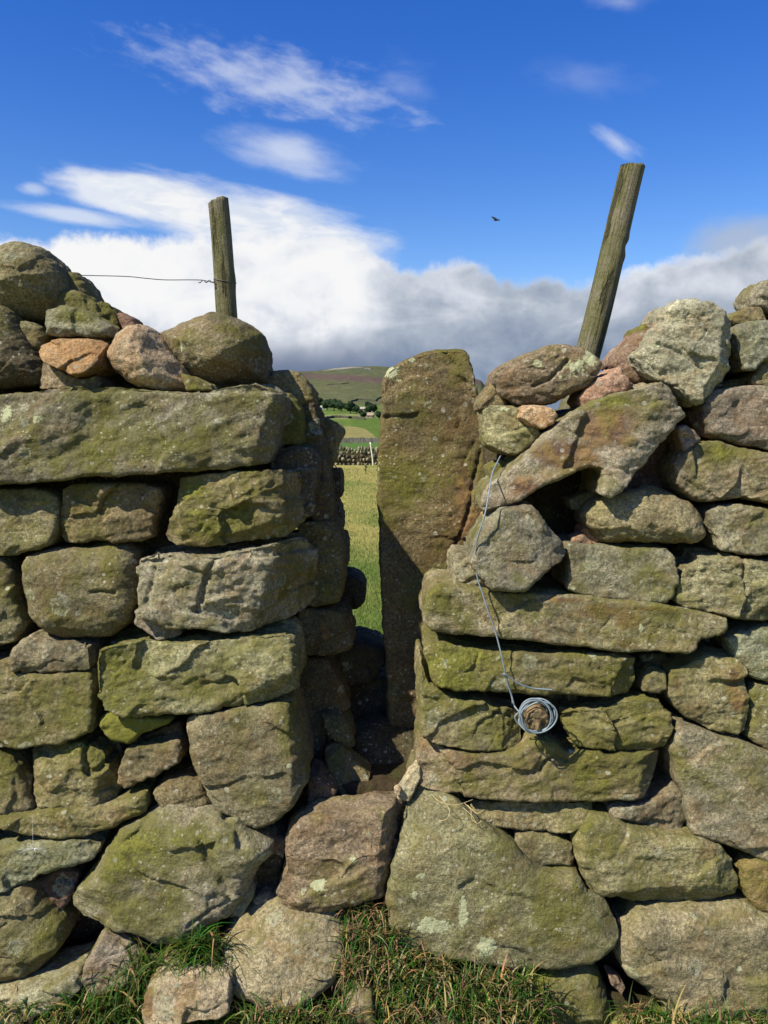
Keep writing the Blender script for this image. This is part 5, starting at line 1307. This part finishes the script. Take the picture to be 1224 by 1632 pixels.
make_wire('straw_wisp', [smooth_path([W_(x, y, o_) for x, y, o_ in p]) for p in (
    [(688, 1266, -0.05), (700, 1277, -0.08), (720, 1283, -0.085), (735, 1281, -0.08), (754, 1274, -0.06)],
    [(735, 1285, -0.03), (752, 1300, -0.07), (760, 1312, -0.075), (768, 1308, -0.07)],
    [(740, 1280, -0.02), (750, 1290, -0.06), (752, 1305, -0.075), (762, 1313, -0.08)],
    [(745, 1283, -0.03), (760, 1296, -0.06), (772, 1290, -0.05)],
    [(700, 1268, -0.05), (716, 1290, -0.09), (712, 1305, -0.088), (700, 1308, -0.085)])], 0.0007, None, 'pale dry straw caught in the joint above the triangular slab', 'straw', sides=5)
m_, T_, b_ = principled('dry_straw', 0.7, 0.2); b_.inputs['Base Color'].default_value = (0.50, 0.40, 0.20, 1)
bpy.data.objects['straw_wisp'].data.materials.append(m_)
m_, T_, b_ = principled('cobweb_silk', 0.6, 0.3); b_.inputs['Base Color'].default_value = (0.75, 0.75, 0.72, 1)
rng = random.Random(8)
webs = [smooth_path([W_(51, 1300, -0.05), W_(52, 1330, -0.05), W_(53, 1352, -0.05)])]
for k in range(16):
    a = rng.uniform(0, 6.28); L = rng.uniform(8, 24)
    webs.append([W_(54, 1352, -0.055), W_(54 + L * 1.3 * math.cos(a), 1354 + L * 0.45 * math.sin(a), -0.05 + rng.uniform(-0.01, 0.012))])
cw = make_wire('cobweb', webs, 0.00022, m_, 'wispy white cobweb hanging over a mossy flat stone near the left edge', 'cobweb', sides=4)


# ------------------------------------------------------------------ grass
def blades(name, roots, h, w, lean, cols, segs=4, mat=None, seed=0, curl=1.0):
    rng = np.random.RandomState(seed)
    n = len(roots)
    th = rng.uniform(0, 2 * math.pi, n)
    hd = np.stack([np.cos(th), np.sin(th), np.zeros(n)], 1)
    side = np.stack([-np.sin(th + rng.uniform(-.6, .6, n)), np.cos(th), np.zeros(n)], 1)
    bend = lean * rng.uniform(0.3, 1.5, n)
    V = np.zeros((n, (segs + 1) * 2, 3), np.float32)
    for k in range(segs + 1):
        f = k / segs
        ang = bend * (0.35 + f * curl)
        c = roots + hd * (h * f * np.sin(np.clip(ang, 0, 2.4)))[:, None] + np.array([0, 0, 1.0]) * (h * f * np.cos(np.clip(ang, 0, 2.4)))[:, None]
        ww = w * (1 - f ** 1.6) * 0.5 + 0.0001
        V[:, 2 * k] = c - side * ww[:, None]; V[:, 2 * k + 1] = c + side * ww[:, None]
    base = (np.arange(n) * (segs + 1) * 2)[:, None]
    F = np.concatenate([base + np.array([2 * k, 2 * k + 1, 2 * k + 3, 2 * k + 2])[None] for k in range(segs)], 0)
    me = np_mesh_fast(name, V.reshape(-1, 3), F, mat)
    color_attr(me, 'base', np.repeat(cols, (segs + 1) * 2, 0))
    return me


def grass_colours(n, rng, straw=0.25):
    g = np.stack([rng.uniform(0.022, 0.075, n), rng.uniform(0.055, 0.125, n), rng.uniform(0.008, 0.02, n)], 1)
    s = np.stack([rng.uniform(0.26, 0.46, n), rng.uniform(0.19, 0.33, n), rng.uniform(0.07, 0.15, n)], 1)
    s *= rng.uniform(0.45, 1.1, (n, 1))
    m = rng.uniform(size=n) < straw
    g[m] = s[m]
    return g


rng = np.random.RandomState(12)
R_, H_, C_ = [], [], []


def tuft(px0, px1, py0, py1, n, off0, off1, h0, h1, straw):
    for _ in range(n):
        px = rng.uniform(px0, px1); py = rng.uniform(py0, py1)
        R_.append(on_wall(px, py, rng.uniform(off0, off1))); H_.append(rng.uniform(h0, h1) * 0.8); C_.append(grass_colours(1, rng, straw)[0])


tuft(100, 380, 1600, 1640, 600, -0.12, -0.03, 0.040, 0.156, 0.15)
tuft(130, 240, 1545, 1600, 170, -0.07, -0.02, 0.040, 0.143, 0.25)
tuft(205, 375, 1530, 1580, 480, -0.10, -0.04, 0.040, 0.143, 0.10)
tuft(290, 350, 1500, 1560, 320, -0.10, -0.05, 0.050, 0.156, 0.1)
tuft(-40, 130, 1600, 1650, 500, -0.14, -0.05, 0.020, 0.078, 0.4)
tuft(380, 560, 1615, 1650, 450, -0.20, -0.12, 0.040, 0.117, 0.3)
tuft(545, 615, 1450, 1500, 620, -0.05, 0.0, 0.030, 0.098, 0.45)
tuft(540, 640, 1490, 1560, 1300, -0.09, -0.01, 0.030, 0.117, 0.5)
tuft(545, 720, 1530, 1610, 1150, -0.14, -0.04, 0.030, 0.117, 0.45)
tuft(640, 855, 1560, 1640, 1600, -0.16, -0.08, 0.040, 0.124, 0.33)
tuft(600, 880, 1600, 1660, 750, -0.2, -0.12, 0.040, 0.117, 0.35)
tuft(990, 1090, 1610, 1650, 220, -0.12, -0.08, 0.030, 0.117, 0.35)
tuft(1070, 1270, 1625, 1660, 350, -0.20, -0.12, 0.030, 0.130, 0.25)
R_ = np.array(R_); H_ = np.array(H_); C_ = np.array(C_)
me = blades('grass', R_, H_, rng.uniform(0.002, 0.0055, len(R_)), 1.0, C_, 5, M_GRASS, 3, 1.3)
g = link('grass', me); tag(g, 'long green and straw-coloured grass growing along the foot of the wall', 'grass', kind='stuff')

# turf in front, under the camera's feet, and the rough grass of the field behind
rng = np.random.RandomState(31)
n = 9000
X = rng.uniform(-1.8, 1.8, n); Yy = rng.uniform(0.6, 2.16, n)
Rt = np.stack([X, Yy, np.full(n, -0.01)], 1)
me = blades('turf', Rt, rng.uniform(0.02, 0.06, n), rng.uniform(0.002, 0.004, n), 0.9, grass_colours(n, rng, 0.3), 3, M_GRASS, 5)
g = link('turf', me); tag(g, 'short turf on the near side of the wall', 'grass', kind='stuff')

n = 90000
u = rng.uniform(size=n)
Yf = 3.1 * (40 / 3.1) ** (u ** 1.15)
Xf = Yf * rng.uniform(-0.16, 0.10, n)
Zf = np.array([ground_z(x, y) for x, y in zip(Xf[::1], Yf[::1])])
P4 = np.stack([Xf * 0.55, Yf * 0.24, np.zeros(n)], 1)
q = perlin(P4 + 2.2) + 0.5 * perlin(P4 * 2.9 + 8.8)
tt = np.clip(0.40 + q * 1.5 + np.clip((Yf - 9) / 30, 0, 0.4) + rng.normal(size=n) * 0.25, 0, 1)[:, None]
cc = np.array([0.100, 0.155, 0.026]) * (1 - tt) + np.array([0.36, 0.31, 0.095]) * tt
cc *= rng.uniform(0.7, 1.3, (n, 1))
hh = rng.uniform(0.025, 0.065, n) * (1 + Yf * 0.02)
me = blades('field_grass', np.stack([Xf, Yf, Zf - 0.005], 1), hh, rng.uniform(0.002, 0.004, n) * (1 + Yf * 0.12), 0.8, cc, 2, M_GRASS, 9)
g = link('field_grass', me); tag(g, 'grazed yellow-green grass of the field beyond the gap', 'grass', kind='stuff')

# thin white stake and a dead thistle by the field wall
b0 = at(595, 739, 42.0); b0.z = ground_z(b0.x, b0.y); t0 = at(590, 705, 42.0)
V, F = tube_data(smooth_path([b0, (b0 + t0) / 2 + Vector((0.01, 0, 0)), t0], 4), 0.032, 8)
m_, T_, b_ = principled('pale_stake', 0.6, 0.3); b_.inputs['Base Color'].default_value = (0.62, 0.60, 0.44, 1)
me = np_mesh('stake', [v - b0 for v in V], F, m_, True)
tag(link('stake', me, loc=b0), 'thin pale stake leaning in front of the field wall beyond the gap', 'stake')
b0 = at(583, 751, 34.0); b0.z = ground_z(b0.x, b0.y)
V, F = [], []
rg_ = random.Random(3)
tube_data([Vector((0, 0, 0)), Vector((0.01, 0, 0.2)), Vector((0, 0, 0.36))], 0.012, 6, V, F)
for k in range(9):
    a = rg_.uniform(0, 6.28); z = rg_.uniform(0.12, 0.34)
    tube_data([Vector((0, 0, z)), Vector((0.05 * math.cos(a), 0.05 * math.sin(a), z + 0.05)), Vector((0.07 * math.cos(a), 0.07 * math.sin(a), z + 0.09))], 0.011, 5, V, F)
m_, T_, b_ = principled('dead_thistle', 0.9, 0.1); b_.inputs['Base Color'].default_value = (0.05, 0.045, 0.025, 1)
me = np_mesh('thistle', V, F, m_, True)
tag(link('thistle', me, loc=b0), 'small dark dead thistle in the field left of the thin stake', 'thistle')

# ------------------------------------------------------------------ birds
def bird(label, px, py, D, scale):
    c = at(px, py, D)
    V, F = [], []
    body = [Vector((-0.14, 0, 0.055)), Vector((-0.115, 0, 0.05)), Vector((-0.08, 0, 0.035)), Vector((-0.02, 0, 0.0)), Vector((0.05, 0, -0.035)), Vector((0.10, 0, -0.05)), Vector((0.17, 0, -0.075))]
    rad = [0.004, 0.018, 0.024, 0.038, 0.032, 0.018, 0.014]
    tube_data(body, 1.0, 10, V, F, taper=lambda f: rad[min(6, int(round(f * 6)))])
    M_, _, bb = principled('bird_plumage', 0.8, 0.2); bb.inputs['Base Color'].default_value = (0.02, 0.018, 0.022, 1)
    me = np_mesh('bird', [v * scale for v in V], F, M_, True)
    o = link('bird', me, loc=c)
    for s in (-1, 1):
        pts = [(-0.06, 0.02, 0.03), (0.02, 0.02, 0.0), (0.09, 0.10, -0.055), (0.15, 0.19, -0.03), (0.02, 0.16, -0.06), (-0.03, 0.10, -0.03)]
        Vw = []
        for dz_ in (0.004, -0.004):
            for (x, y, z) in pts: Vw.append(Vector((x, s * y, z + dz_ - 0.25 * y * (1 if s < 0 else -0.1))) * scale)
        Fw = [(0, 1, 2, 3, 4, 5), (11, 10, 9, 8, 7, 6)] + [(k, (k + 1) % 6, 6 + (k + 1) % 6, 6 + k) for k in range(6)]
        me = np_mesh('wing', Vw, Fw, M_)
        link('wing', me, o)
    tag(o, label, 'bird')


bird('small dark bird flying in the blue sky left of the taller post', 789, 348, 30.0, 0.95)
